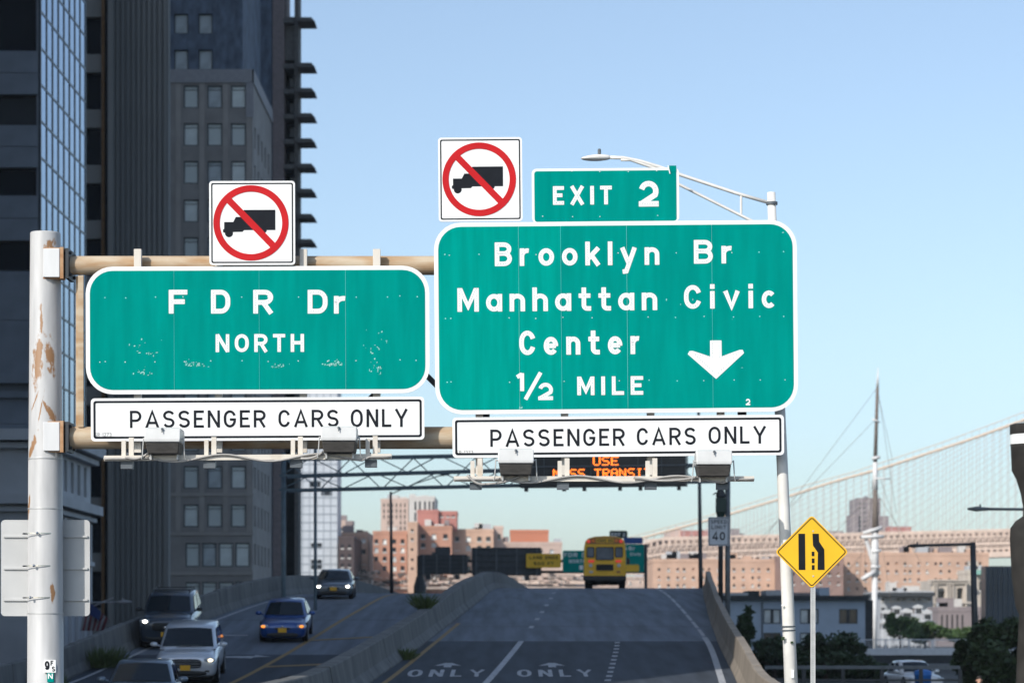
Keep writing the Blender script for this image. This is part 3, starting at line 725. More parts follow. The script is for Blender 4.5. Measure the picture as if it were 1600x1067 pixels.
m = MB(); m.tube([sp(1206, 360), sp(1168, 342), sp(1110, 313), sp(1062, 289), sp(1020, 262), sp(985, 250), sp(970, 250)], .022, 10); m.build('lower_arm', 'pole_cream', sl, smooth=True)
m = MB(); m.tube([sp(1158, 306), sp(1158, 337)], .018, 8); m.build('arm_strut', 'pole_cream', sl)
for py in (318, 360, 978, 984):
    p = sp(1206 + (py - 318) * .038, py); m = MB(); m.lathe([(.085 if py < 400 else .112, -.02 if py < 400 else -.008), (.085 if py < 400 else .112, .02 if py < 400 else .008)], n=20, c=p); m.build('band_clamp', 'grey_steel', sl)
p = sp(945, 246); m = MB()
vs = []
for (dx, hw, zt_, zb_) in ((.1, .035, .03, -.03), (0, .07, .045, -.05), (-.12, .12, .05, -.06), (-.27, .12, .02, -.05), (-.36, .04, -.005, -.03)):
    vs += [(p.x + dx, -hw, p.z + (zt_ + zb_) / 2), (p.x + dx, -hw * .5, p.z + zt_), (p.x + dx, hw * .5, p.z + zt_), (p.x + dx, hw, p.z + (zt_ + zb_) / 2), (p.x + dx, hw * .6, p.z + zb_), (p.x + dx, -hw * .6, p.z + zb_)]
fs = [(6*k+i, 6*k+(i+1) % 6, 6*(k+1)+(i+1) % 6, 6*(k+1)+i) for k in range(4) for i in range(6)] + [tuple(range(5, -1, -1)), tuple(range(24, 30))]
m.add(vs, fs); subdiv(m.build('lamp_head', 'pole_cream', sl, smooth=True), 1)
m = MB(); m.lathe([(.025, 0), (.025, .06), (.015, .075)], n=10, c=(p.x - .08, 0, p.z + .05)); m.build('photocell', 'grey_steel', sl)
for px, py, w_, h_ in ((1222, 997, .05, .025), (1236, 1003, .04, .015), (1237, 1052, .04, .06), (1221, 945, .03, .01)):
    q = sp(px, py); m = MB(); m.box((q.x - w_/2, -.125, q.z - h_), (q.x + w_/2, -.1, q.z + h_)); m.build('sticker', 'sign_white' if py > 1010 or py < 950 else 'leaf_dark', sl)

# ================================================================== YELLOW DIAMOND SIGN
yD = 35.0
c = P(1268, 862, yD); S = pxm(yD, 862); zg = zR(yD)
dm = thing('lane_ends_sign', 'yellow diamond lane narrowing sign on a perforated post', 'road sign', (c.x + .02, yD, zg))
zc = c.z - zg; hh = 57.5 / S
def dia(r, rr=.05):
    out = []
    for k in range(4):
        a = -90 + 90 * k; cx, cz = (r - rr * 1.414) * math.cos(R(a)), (r - rr * 1.414) * math.sin(R(a))
        out += [(cx + rr * math.cos(R(t)) - .02, zc + cz + rr * math.sin(R(t))) for t in (a - 45, a - 20, a, a + 20, a + 45)]
    return out
m = MB(); m.prism(dia(hh), -.03, -.026); m.build('plate', 'sign_yellow', dm)
m = MB(); ring(m, dia(hh - .028, .035), dia(hh - .048, .022), -.032); m.build('black_border', 'sign_black', dm)
D2 = lambda px, py: ((px - 1268) / S - .02, zc + (862 - py) / S)
for nm, poly in (('road_edge', [(1247.5, 890), (1258, 890), (1257.5, 833.5), (1247, 833.5)]),
                 ('narrowing_edge', [(1277, 890), (1288, 890), (1287.5, 858), (1279.5, 846), (1279, 833.5), (1269, 833.5), (1269.8, 852), (1277.5, 863)]),
                 ('lane_dash', [(1268, 890), (1272.3, 890), (1272.3, 882.5), (1268, 882.5)]), ('lane_dash', [(1268, 879.5), (1272.2, 879.5), (1272.2, 872), (1268, 872)]), ('lane_dash', [(1267.8, 868.5), (1272, 868.5), (1272, 861.5), (1267.8, 861.5)])):
    m = MB(); m.prism([D2(*p) for p in poly], -.0335, -.0305); m.build(nm, 'sign_black', dm)
m = MB(); pw = .034
m.box((-pw, -.024, 0), (-pw * .4, -.018, zc + .3)); m.box((pw * .4, -.024, 0), (pw, -.018, zc + .3)); m.box((-pw * .4, -.02, 0), (pw * .4, .012, zc + .3)); m.box((-pw, -.018, 0), (-pw + .006, .03, zc + .3)); m.box((pw - .006, -.018, 0), (pw, .03, zc + .3))
m.build('perforated_post', 'galv', dm)
m = MB()
for k in range(int((zc - .55) / .0254)): 
    z = .1 + k * .0254; m.add([(.004 * math.cos(q * math.pi / 3), -.0206, z + .005 * math.sin(q * math.pi / 3)) for q in range(6)], [tuple(range(6))])
o = m.build('post_holes', 'dark_steel', dm); o['kind'] = 'stuff'
for z in (zc + .3, zc - .35):
    m = MB(); m.lathe([(.014, -.036), (.014, -.03)], n=8, axis='y', c=(0, 0, z)); m.build('bolt', 'galv', dm)

# ================================================================== MESSAGE BOARD GANTRY
yV = 100.0; ROT = R(10)
def vp(px, py):
    """point on the rotated gantry plane behind pixel (px, py)"""
    d = (P(px, py, 100) - cam.location) / 100.0
    o = Vector((2.6, yV)); k = math.tan(ROT)      # plane: y = yV - k (x - 2.6)
    y = (yV + k * 2.6) / (1 + k * d.x)
    return cam.location + d * y
org = vp(800, 757); VG = Vector((org.x, org.y, 0))
zleft = vp(437, 900)
vg = thing('truss_gantry', 'dark steel truss gantry carrying the message board', 'gantry', (zleft.x, zleft.y, zL(zleft.y) - .05))
o0 = Vector(vg.location)
def vl(px, py, dy=0): return vp(px, py) + Vector((dy * math.sin(ROT), dy * math.cos(ROT), 0)) - o0
M['truss_paint'] = mat('truss_paint', (.1, .14, .165), rough=.5, var=.2)
lines = ((716, 703), (743, 724), (765, 750))      # chord heights at px 437 and px 1135
def chord(k, px, dy=0): a, b = lines[k]; return vl(px, a + (b - a) * (px - 437) / 698, dy)
for dy in (0, 1.2):
    for k in range(3):
        m = MB(); m.bar(chord(k, 437, dy), chord(k, 1137, dy), .075, .085); m.build('chord', 'truss_paint', vg)
nb = 7
for i in range(nb):
    a = 437 + 698 * i / nb; b = 437 + 698 * (i + 1) / nb; c_ = (a + b) / 2
    for p, q in ((chord(1, a), chord(0, c_)), (chord(0, c_), chord(1, b)), (chord(1, c_), chord(2, a)), (chord(1, c_), chord(2, b)), (chord(0, a, 1.2), chord(2, c_, 1.2)), (chord(2, c_, 1.2), chord(0, b, 1.2))):
        m = MB(); m.bar(p, q, .042, .042); m.build('diagonal_brace', 'truss_paint', vg)
    for k in (0, 2):
        m = MB(); m.bar(chord(k, a), chord(k, a, 1.2), .06, .06); m.build('cross_strut', 'truss_paint', vg)
for px, r in ((437, .1), (487, .065), (1135, .11)):
    top = vl(px, 690 if px != 437 else 706, .6); m = MB(); m.tube([(top.x, top.y, -2.5 if px != 1135 else -3.5), top], r, 14); m.build('column', 'truss_paint' if px != 1135 else 'grey_steel', vg, smooth=True)
# board
c = vp(941, 725); Sv = pxm(c.y, 725)
vms = thing('message_board', 'black variable message board with orange words USE MASS TRANSIT', 'message board', c - Vector((0, .35, 0)), rz=-ROT)
hw = 128 / Sv / math.cos(ROT); z1, z0 = 40 / Sv, -27 / Sv
M['board'] = mat('board', (.018, .022, .027), rough=.4, var=.2)
m = MB(); m.box((-hw, 0, z0), (hw, .9, z1)); m.build('case', 'board', vms)
for z in (z0, -4 / Sv, 15 / Sv, z1):
    m = MB(); m.box((-hw, -.08, z - .03), (hw, -.004, z + .03)); m.build('visor', 'grey_steel' if z > z0 else 'board', vms)
for k in range(8):
    x = -hw + .02 + (2 * hw - .04) * k / 7; m = MB(); m.box((x - .012, -.02, z0 + .035), (x + .012, -.003, z1 - .035)); m.build('module_joint', 'grey_steel', vms)
m = MB(); m.box((-hw - .02, -.05, z0 - .24), (hw + .02, .5, z0 - .034)); m.build('catwalk', 'board', vms)
for px in (820, 880, 1000, 1060, 912, 968):
    x = (px - 941) / Sv; m = MB(); m.box((x - .07, 0, z0 - .4), (x + .07, .2, z0 - .25)); m.build('catwalk_bracket', 'board', vms)
LED = {'U': '10001 10001 10001 10001 10001 10001 01110', 'S': '01111 10000 10000 01110 00001 00001 11110', 'E': '11111 10000 10000 11110 10000 10000 11111', 'M': '10001 11011 10101 10101 10001 10001 10001',
       'A': '01110 10001 10001 11111 10001 10001 10001', 'T': '11111 00100 00100 00100 00100 00100 00100', 'R': '11110 10001 10001 11110 10100 10010 10001', 'N': '10001 11001 10101 10101 10011 10001 10001', 'I': '01110 00100 00100 00100 00100 00100 01110', ' ': ' '.join(['00000'] * 7)}
for txt, pa, pb, y0, y1 in (('USE', 926, 966, 728, 714), ('MASS TRANSIT', 863, 1017, 747, 733)):
    m = MB(); n = len(txt) * 6 - 1; d = (pb - pa) / Sv / n; dz = (y0 - y1) / Sv / 7
    for i, ch in enumerate(txt):
        for r_, row in enumerate(LED[ch].split()):
            for q, v in enumerate(row):
                if v == '1':
                    x = (pa - 941) / Sv + (i * 6 + q + .5) * d; z = (725 - y1) / Sv - (r_ + .5) * dz
                    m.box((x - d * .44, -.012, z - dz * .42), (x + d * .44, -.002, z + dz * .42))
    o = m.build('led_text', 'led', vms); o['label'] = 'glowing orange dot matrix word ' + txt; o['kind'] = 'stuff'
# signal pole with speed limit sign beside the gantry column
c = vp(1125, 850); yq = c.y + .5
pl = thing('utility_pole', 'dark pole with a green control box behind the speed limit sign', 'pole', (X(1126, yq), yq, zR(yq) - .02))
zz = lambda py: Z(py, yq) - pl.location.z
m = MB(); m.tube([(0, 0, 0), (0, 0, zz(712))], .1, 12); m.build('pole', 'dark_steel', pl, smooth=True)
M['dark_green'] = mat('dark_green', (.012, .035, .03), rough=.5)
m = MB(); m.box((-.2, -.25, zz(800)), (.2, .1, zz(778))); m.lathe([(.13, zz(810)), (.19, zz(801)), (.19, zz(797))], n=12); m.build('control_box', 'dark_green', pl)
m = MB(); m.lathe([(.16, zz(778)), (.2, zz(775)), (.14, zz(765))], n=12); m.build('cap', 'dark_steel', pl)
m = MB(); m.tube([(0, 0, zz(776)), (-.22, -.1, zz(770)), (-.32, -.1, zz(773))], .03, 6); m.tube([(0, 0, zz(762)), (-.15, -.1, zz(757))], .025, 6); m.build('bracket', 'dark_steel', pl)
c = P(1123, 830, yq - .18); S_ = pxm(yq, 830)
sp_ = thing('speed_limit_sign', 'white SPEED LIMIT 40 sign half behind the gantry column', 'road sign', c)
a, b = 16.5 / S_, 22.5 / S_
M['sign_dull'] = mat('sign_dull', (.5, .53, .57), rough=.5, var=.08)
m = MB(); m.prism(rrect(-a, a, -b, b, .05), 0, .02); m.build('plate', 'sign_dull', sp_)
m = MB(); ring(m, rrect(-a + .03, a - .03, -b + .03, b - .03, .03), rrect(-a + .055, a - .055, -b + .055, b - .055, .02), -.004); m.build('black_border', 'sign_black', sp_)
for t_, z0_, z1_, hw_ in (('SPEED', .32, .48, .33), ('LIMIT', .1, .26, .3), ('40', -.36, -.02, .26)):
    m = MB(); q, w_ = word_strokes(t_, -hw_, hw_, z0_, z1_, .17); stroke_mesh(m, q, w_, -.006); m.build('lettering', 'sign_black', sp_)
# ================================================================== ROAD LETTERING
def road_text(txt, x0, x1, y0, y1, name):
    q, w_ = word_strokes(txt, x0, x1, 0, 1.0, .17, gap=.3)
    # strokes are laid out 1 m high, then stretched along the lane
    q, w_ = word_strokes(txt, x0, x1, 0, (x1 - x0) * .36, .15, gap=.35); H = (x1 - x0) * .36
    m = MB(); stroke_mesh(m, q, w_, 0, mapf=lambda x, z, i: (x, y0 + z / H * (y1 - y0), zR(y0 + z / H * (y1 - y0)) + .012 + .001 * i))
    seen(m.build(name, 'road_white'), name, kind='structure')
def road_arrow(cx, y0, y1, hw):
    m = MB(); ym = y0 + (y1 - y0) * .45
    pts = [(cx - hw * .28, y0), (cx + hw * .28, y0), (cx + hw * .28, ym), (cx + hw, ym - .15), (cx + .1, y1), (cx - .1, y1), (cx - hw, ym - .15), (cx - hw * .28, ym)]
    m.add([(x, y, zR(y) + .012) for x, y in pts], [tuple(range(8))]); seen(m.build('lane_arrow', 'road_white'), '', kind='structure')
xr = lambda px, y: X(px, y, 1050)
road_text('ONLY', xr(808, 72.6), xr(926, 72.6), 71.5, 74.0, 'road_lettering'); road_arrow(xr(863, 75), 74.9, 76.5, .42)
road_text('ONLY', xr(637, 72.6), xr(757, 72.6), 71.5, 74.0, 'road_lettering'); road_arrow(xr(699, 75), 74.9, 76.5, .42)
m = MB(); m.add([(x, y, zL(y) + .012) for x, y in ((-9.9, 83.0), (-8.9, 82.8), (-8.9, 83.1), (-8.3, 83.3), (-8.9, 83.8), (-8.9, 83.5), (-9.9, 83.4))], [tuple(range(7))]); seen(m.build('lane_arrow', 'road_white'), '', kind='structure')
m = MB(); m.add([(x, y, zL(y) + .012) for x, y in ((-10.9, 90.4), (-9.9, 90.5), (-9.9, 90.8), (-10.9, 90.8))], [tuple(range(4))]); seen(m.build('lane_dash', 'road_white'), '', kind='structure')

# ================================================================== CARS
def paint(name, c, rough=.28, metal=.35):
    M[name] = mat(name, c, rough=rough, metal=metal, var=.06, scale=2, spec=.5)
    M[name].node_tree.nodes['Principled BSDF'].inputs['Coat Weight'].default_value = .6
paint('paint_silver', (.6, .62, .66)); paint('paint_slate', (.03, .045, .07)); paint('paint_blue', (.01, .06, .24)); paint('paint_grey', (.08, .1, .125)); paint('paint_steel', (.13, .17, .22)); paint('paint_white', (.7, .7, .7), metal=0)
M['head_on'] = mat('head_on', (1, .95, .8), emit=9, var=0); M['head_dim'] = mat('head_dim', (1, .86, .6), emit=2.2, var=0)
M['amber'] = mat('amber', (1, .32, .05), emit=1.1, var=0); M['lens'] = mat('lens', (.45, .48, .5), rough=.1, var=.1)
M['plate_gold'] = mat('plate_gold', (.8, .42, .03), rough=.5, var=.05); M['plastic'] = mat('plastic', (.02, .021, .023), rough=.55, var=.2)
M['rim_metal'] = mat('rim_metal', (.2, .2, .21), rough=.35, metal=.6, var=.1)
def loft_sections(secs):
    """secs: (y, half width, z top, z bottom); rounded box sections"""
    m = MB(); rings = []
    for y, w_, zt, zb in secs:
        h = zt - zb
        half = [(0, zt + .015), (w_ * .55, zt + .008), (w_ * .86, zt - .03), (w_ * .97, zt - .14 * h / .6), (w_, zt - .35 * h), (w_ * .995, zb + .35 * h), (w_ * .95, zb + .06), (w_ * .85, zb), (0, zb)]
        ring_ = [(a, y, b) for a, b in half] + [(-a, y, b) for a, b in half[-2:0:-1]]
        rings.append(ring_)
    n = len(rings[0])
    m.v = [v for r_ in rings for v in r_]
    m.f = [(i*n+k, (i+1)*n+k, (i+1)*n+(k+1) % n, i*n+(k+1) % n) for i in range(len(rings) - 1) for k in range(n)]
    m.f += [tuple(range(n)), tuple(range(len(rings)*n - 1, (len(rings)-1)*n - 1, -1))]
    m.mi = [0] * len(m.f); return m
def patch(m, a, b, c, d, nrm, nu=6, nv=4, bulge=.03, lift=.012):
    """a b bottom, c d top (a-b, d-c same direction); bulged glass panel lifted along nrm"""
    a, b, c, d = map(Vector, (a, b, c, d)); nrm = Vector(nrm).normalized(); k0 = len(m.v)
    for j in range(nv + 1):
        for i in range(nu + 1):
            u, v = i / nu, j / nv
            p = (a * (1-u) + b * u) * (1-v) + (d * (1-u) + c * u) * v
            m.v.append(tuple(p + nrm * (lift + bulge * 4 * u * (1-u))))
    for j in range(nv):
        for i in range(nu):
            k = k0 + j*(nu+1) + i; m.f.append((k, k+1, k+nu+2, k+nu+1)); m.mi.append(m.cur)
def wheel(t, x, y, r, w_, side):
    m = MB(); m.lathe([(r*.62, -w_/2), (r*.92, -w_/2), (r, -w_/2 + .03), (r, w_/2 - .03), (r*.92, w_/2), (r*.62, w_/2)], n=28, axis='x', c=(0, 0, 0)); ty = m.build('wheel', 'rubber', t, (x, y, r), smooth=False)
    m = MB(); m.lathe([(r*.64, 0), (r*.6, .015), (r*.5, -.01), (r*.2, .01), (.02, .02)], n=20, axis='x'); o = m.build('rim', 'rim_metal', ty, (side * (w_/2 + .004), 0, 0))
    if side < 0: o.rotation_euler = (0, 0, math.pi)
def car(label, body, px, D, zf, L=4.6, W=1.8, H=1.47, belt=.93, hood=.86, kind='sedan', yaw=0, lights='head_on', plate='plate_gold', grille='bars', extra=()):
    x = X(px, D, 1000); z = zf(D); slope = (zf(D + 2) - zf(D - 2)) / 4
    t = thing('parked_car' if kind == 'parked' else 'car', label, 'car', (x, D, z), rz=yaw, rx=math.atan(slope), group='cars coming down the left carriageway' if kind != 'parked' else None)
    w_ = W / 2; f = -L / 2
    suv = kind == 'suv'
    gz0 = .24 if suv else .17
    cow = f + L * (.25 if suv else .29); sill = gz0 + .05
    secs = [(f, w_*.82, hood*.78, gz0 + .1), (f + .04, w_*.9, hood*.86, gz0 + .03), (f + .2, w_*.975, hood*.945, gz0), (f + .45, w_*.985, hood*.99, gz0), (f + .8, w_, hood + .01, gz0), (cow, w_, belt, gz0), (0, w_, belt + .02, gz0), (L*.3, w_, belt + .03, gz0), (L/2 - .2, w_*.97, belt + .02, gz0 + .04), (L/2 - .03, w_*.86, belt - .06, gz0 + .15), (L/2, w_*.7, belt - .18, gz0 + .25)]
    subdiv(loft_sections(secs).build('body', body, t, smooth=True), 1)
    # greenhouse
    rf = f + L * (.43 if suv else .47); rr = L/2 - (.42 if suv else 1.15); br = L/2 - (.1 if suv else .62); cf = cow - .18
    wb, wt = w_ * .93, w_ * (.79 if suv else .72)
    m = MB(); rings = []
    for sfr in (0, .25, .5, .75, .93, 1.0):
        k = sfr; ww = wb + (wt - wb) * (k ** 1.2) - (.05 if sfr == 1 else 0); yf = cf + (rf - cf) * k + (.06 if sfr == 1 else 0); yr = br + (rr - br) * k - (.06 if sfr == 1 else 0); zz_ = belt - .05 + (H - belt + .05 - .02) * k
        rings.append([(-ww*.8, yf - .05 * (1 - k), zz_), (-ww*.35, yf - .1, zz_ + .015*k), (ww*.35, yf - .1, zz_ + .015*k), (ww*.8, yf - .05*(1-k), zz_), (ww*.98, yf + .13, zz_), (ww, (yf+yr)/2, zz_ + .02*k), (ww*.97, yr - .15, zz_), (ww*.75, yr, zz_), (-ww*.75, yr, zz_), (-ww*.97, yr - .15, zz_), (-ww, (yf+yr)/2, zz_ + .02*k), (-ww*.98, yf + .13, zz_)])
    n = 12; m.v = [v for r_ in rings for v in r_]; m.f = [(i*n+k, i*n+(k+1) % n, (i+1)*n+(k+1) % n, (i+1)*n+k) for i in range(5) for k in range(n)]; m.mi = [0]*len(m.f)
    top = len(m.v); m.v.append((0, (rf+rr)/2, H + .02)); m.f += [(5*n+k, 5*n+(k+1) % n, top) for k in range(n)]; m.mi += [0]*n
    m.build('roof', body, t, smooth=True)
    def gp(k, s_, front=True):
        ww = wb + (wt - wb) * (k ** 1.2); return ww, cf + (rf - cf) * k, br + (rr - br) * k, belt - .05 + (H - belt + .03) * k
    a = gp(.12, 0); b = gp(.86, 0)
    m = MB(); patch(m, (-a[0]*.9, a[1] - .02, a[3]), (a[0]*.9, a[1] - .02, a[3]), (b[0]*.88, b[1] - .03, b[3]), (-b[0]*.88, b[1] - .03, b[3]), (0, -1, .55), 8, 4, .075, .012); m.build('windscreen', 'glass_car', t, smooth=True)
    m = MB(); patch(m, (-a[0]*.8, a[2] + .02, a[3]), (a[0]*.8, a[2] + .02, a[3]), (b[0]*.8, b[2] + .02, b[3]), (-b[0]*.8, b[2] + .02, b[3]), (0, 1, .4), 6, 4, .02, .02); m.build('rear_window', 'glass_car', t, smooth=True)
    for sx in (-1, 1):
        for (u0, u1) in ((.1, .46), (.5, .84)):
            ya0 = a[1] + (a[2]-a[1])*u0 + .1; ya1 = a[1] + (a[2]-a[1])*u1; yb0 = b[1] + (b[2]-b[1])*u0 + .12; yb1 = b[1] + (b[2]-b[1])*u1
            m = MB(); patch(m, (sx*a[0], ya0, a[3] + .03), (sx*a[0], ya1, a[3] + .03), (sx*b[0], yb1, b[3] - .02), (sx*b[0], yb0, b[3] - .02), (sx, 0, .25), 3, 2, .0, .022); m.build('side_window', 'glass_car', t)
        # mirror
        m = MB(); m.ball((sx*(w_ + .12), cf + .42, belt + .07), (.12, .09, .075), 12, 8, .8); m.tube([(sx*w_*.93, cf + .45, belt + .02), (sx*(w_ + .06), cf + .43, belt + .05)], .03, 8); m.build('mirror', body if body != 'paint_slate' else 'plastic', t, smooth=True)
        # headlights
        hzt = hood * (.77 if hood < 1.1 else .84)
        m = MB(); m.ball((sx*w_*.76, f + .105, hzt), (w_*.19, .13, .06 if not suv else .07), 14, 8, .7); o = m.build('headlight', 'lens', t, smooth=True)
        m = MB(); m.ball((sx*w_*(.8 if lights != 'head_on' else .74), f - .005, hzt), (.085, .06, .05), 10, 8); m.build('bulb', lights, o, smooth=True)
        if grille != 'slim':
            m = MB(); m.ball((sx*w_*.68, f + .1, gz0 + .2), (.13, .1, .05), 10, 6, .7); m.build('fog_lamp', 'plastic', t, smooth=True)
        wheel(t, sx * (w_ - .1), f + L * .19, .34 if not suv else .37, .22, sx); wheel(t, sx * (w_ - .1), L/2 - L * .2, .34 if not suv else .37, .22, sx)
        for yy in (f + L*.19, L/2 - L*.2):
            m = MB(); rr_ = (.34 if not suv else .37) + .05; m.lathe([(rr_, 0), (rr_, .012)], n=24, axis='x', c=(sx * (w_ + .002) - (.012 if sx > 0 else 0), yy, rr_ - .03)); m.build('wheel_arch', 'plastic', t)
    # grille
    gzz = hood * .66
    if grille == 'bars':
        m = MB(); m.ball((0, f + .05, gzz), (w_*.54, .085, .15), 16, 8, .5); g = m.build('grille', 'plastic', t, smooth=True)
        for k in (-1, 0, 1):
            m = MB(); m.box((-w_*.5, f - .045, gzz + k*.085 - .02), (w_*.5, f + .02, gzz + k*.085 + .02)); m.build('grille_bar', 'chrome', g)
    elif grille == 'block':
        m = MB(); m.ball((0, f + .05, gzz + .02), (w_*.5, .09, .15), 16, 8, .45); m.build('grille', 'plastic', t, smooth=True)
        m = MB(); m.ball((0, f - .02, gzz), (.09, .03, .055), 12, 8); m.build('emblem', 'chrome', t, smooth=True)
    else:
        m = MB(); m.ball((0, f + .04, hood*.66), (w_*.35, .075, .045), 14, 8, .6); m.build('grille', 'plastic', t, smooth=True)
        m = MB(); m.ball((0, f + .005, hood*.76), (.05, .03, .035), 10, 6); m.build('emblem', 'chrome', t, smooth=True)
    m = MB(); m.ball((0, f + .12, gz0 + .14), (w_*.78, .14, .09), 16, 8, .55); m.build('lower_bumper', 'plastic', t, smooth=True)
    m = MB(); m.box((-.155, f - .05, gz0 + .23), (.155, f - .02, gz0 + .39)); pl_ = m.build('licence_plate', plate, t)
    m = MB(); m.box((-w_*.86, f + .3, .16), (w_*.86, L/2 - .3, gz0 + .06)); m.build('underbody', 'rubber', t)
    m = MB(); m.bar((-.35, cf - .02, belt + .03), (.1, cf + .02, belt + .05), .02, .015); m.bar((.1, cf - .04, belt + .03), (.55, cf + .02, belt + .05), .02, .015); m.build('wiper', 'plastic', t)
    if 'rack' in extra:
        for sx in (-1, 1):
            m = MB(); m.tube([(sx*wt*.86, rf + .15, H), (sx*wt*.86, rf + .22, H + .07), (sx*wt*.86, rr - .25, H + .07), (sx*wt*.86, rr - .15, H)], .02, 8); m.build('roof_rail', 'plastic', t)
        m = MB(); m.bar((-wt*.86, rf + .5, H + .075), (wt*.86, rf + .5, H + .075), .05, .03); m.bar((-wt*.86, rr - .7, H + .075), (wt*.86, rr - .7, H + .075), .05, .03); m.build('cross_bar', 'plastic', t)
    m = MB(); m.box((-.62, cf + .32, belt - .1), (-.2, cf + .36, belt + .16)) if False else m.ball((-.37, cf + 1.1, belt + .16), (.11, .12, .16), 10, 8); m.ball((-.37, cf + 1.2, belt - .12), (.24, .16, .2), 10, 8); m.build('seat', 'plastic', t, smooth=True)
    return t
YW = -.085
car('dark slate SUV with lit headlights beside the concrete parapet', 'paint_slate', 269, 88, zL, L=4.95, W=1.93, H=1.84, belt=1.24, hood=1.2, kind='suv', yaw=.045, lights='head_on', grille='block', extra=('rack',))
car('silver SUV with chrome barred grille and gold plate in front of the dark SUV', 'paint_silver', 299, 77, zL, L=4.78, W=1.93, H=1.72, belt=1.08, hood=1.02, kind='suv', yaw=.055, lights='head_dim', grille='bars')
car('grey sedan nearest the camera, cut by the bottom edge', 'paint_steel', 226, 62.5, zL, L=4.7, W=1.83, H=1.47, kind='sedan', yaw=.08, lights='lens', grille='slim')
car('blue compact sedan with orange corner lights in the middle lane', 'paint_blue', 448, 90, zL, L=4.4, W=1.73, H=1.42, belt=.9, hood=.8, yaw=.023, lights='amber', grille='slim')
car('grey coupe with round lit headlights at the crest of the road', 'paint_grey', 524, 113.5, zL, L=4.4, W=1.8, H=1.32, belt=.86, hood=.76, yaw=.03, lights='head_on', grille='slim')

# ================================================================== SCHOOL BUS (seen from behind)
M['bus_yellow'] = mat('bus_yellow', (.85, .46, .02), rough=.4, var=.1, scale=1.5); M['bus_brown'] = mat('bus_brown', (.33, .13, .035), rough=.5, var=.15)
M['tail_red'] = mat('tail_red', (.75, .05, .03), rough=.3, var=.1, emit=.35); M['tail_orange'] = mat('tail_orange', (.8, .2, .02), rough=.3, var=.1); M['bus_glass'] = mat('bus_glass', (.07, .1, .14), rough=.1, var=.3, scale=2)
yB = 134.5
bus = thing('school_bus', 'yellow school bus seen from behind at the crest of the right carriageway', 'bus', (X(945, yB, 900), yB, zR(yB)), rz=-.045)
W2, HB, LB = 1.17, 2.92, 9.5
def bus_prof(wf=1.0, zt=HB, zb=.62):
    return [(-W2*wf, zb), (W2*wf, zb), (W2*wf*1.0, 1.5), (W2*wf*.985, 2.3), (W2*wf*.93, 2.62), (W2*wf*.8, zt - .14), (W2*wf*.5, zt - .035), (0, zt), (-W2*wf*.5, zt - .035), (-W2*wf*.8, zt - .14), (-W2*wf*.93, 2.62), (-W2*wf*.985, 2.3), (-W2*wf, 1.5)]
m = MB(); pr = [bus_prof(.96, HB - .05), bus_prof(), bus_prof(), bus_prof(.98)]; ys = [0, .07, LB - .5, LB]
m.v = [(x, y, z) for p_, y in zip(pr, ys) for x, z in p_]; n = 13
m.f = [(i*n+k, i*n+(k+1) % n, (i+1)*n+(k+1) % n, (i+1)*n+k) for i in range(3) for k in range(n)] + [tuple(range(n)), tuple(range(4*n-1, 3*n-1, -1))]; m.mi = [0]*len(m.f)
bevel(m.build('body', 'bus_yellow', bus), .03, 2)
m = MB(); m.prism([(-1.02, 2.48), (1.02, 2.48), (1.0, 2.62), (.86, 2.77), (.5, 2.85), (-.5, 2.85), (-.86, 2.77), (-1.0, 2.62)], -.03, .05); hd = m.build('header_panel', 'bus_brown', bus)
m = MB(); m.box((-.5, -.036, 2.54), (.5, -.031, 2.78)); m.build('name_panel', 'bus_yellow', bus)
m = MB(); q, w_ = word_strokes('SCHOOL BUS', -.46, .46, 2.58, 2.74, .18); stroke_mesh(m, q, w_, -.04); m.build('lettering', 'plastic', bus)
for x, mt in ((-.9, 'tail_red'), (-.64, 'tail_orange'), (.64, 'tail_orange'), (.9, 'tail_red')):
    m = MB(); m.lathe([(.1, -.055), (.1, -.02)], n=18, axis='y', c=(x, 0, 2.65 - (.03 if abs(x) > .8 else 0))); m.build('warning_light', mt, bus)
for x, hw_, z0_, z1_ in ((-.79, .17, 1.76, 2.26), (0, .46, 1.62, 2.26), (.79, .17, 1.76, 2.26)):
    m = MB(); m.prism(rrect(x - hw_ - .05, x + hw_ + .05, z0_ - .05, z1_ + .05, .1), -.02, .02); fr = m.build('rear_window', 'rubber', bus)
    m = MB(); m.prism(rrect(x - hw_, x + hw_, z0_, z1_, .07), -.028, -.022); m.build('pane', 'bus_glass', fr)
for sx in (-1, 1):
    m = MB(); m.prism(rrect(sx*.76 - .16, sx*.76 + .16, 1.45, 1.58, .03), -.04, .0); m.build('tail_light', 'tail_red', bus)
    m = MB(); m.lathe([(.1, -.05), (.1, 0)], n=16, axis='y', c=(sx*.78, 0, 1.28)); m.build('reversing_light', 'lens', bus)
    m = MB(); m.prism(rrect(sx*.76 - .1, sx*.76 + .1, .86, .98, .02), -.03, .0); m.build('reflector', 'alu' if sx < 0 else 'bus_brown', bus)
    for y_ in (2.0, LB - 1.3):
        wheel(bus, sx * (W2 - .22), y_, .46, .36, sx)
    for k in range(9):
        m = MB(); m.box((sx*(W2 + .003), .7 + k*.93, 1.62), (sx*(W2 - .02), 1.45 + k*.93, 2.2)); m.build('side_window', 'bus_glass', bus)
    for z in (.8, 1.15, 1.45):
        m = MB(); m.box((sx*(W2 - .01), .1, z - .03), (sx*(W2 + .015), LB - .6, z + .03)); m.build('rub_rail', 'plastic', bus)
m = MB(); m.prism(rrect(-.48, .48, 1.0, 1.34, .05), -.04, .0); gr_ = m.build('engine_grille', 'plastic', bus)
for k in range(5):
    m = MB(); m.box((-.44, -.055, 1.04 + k*.06), (.44, -.042, 1.065 + k*.06)); m.build('louvre', 'rubber', gr_)
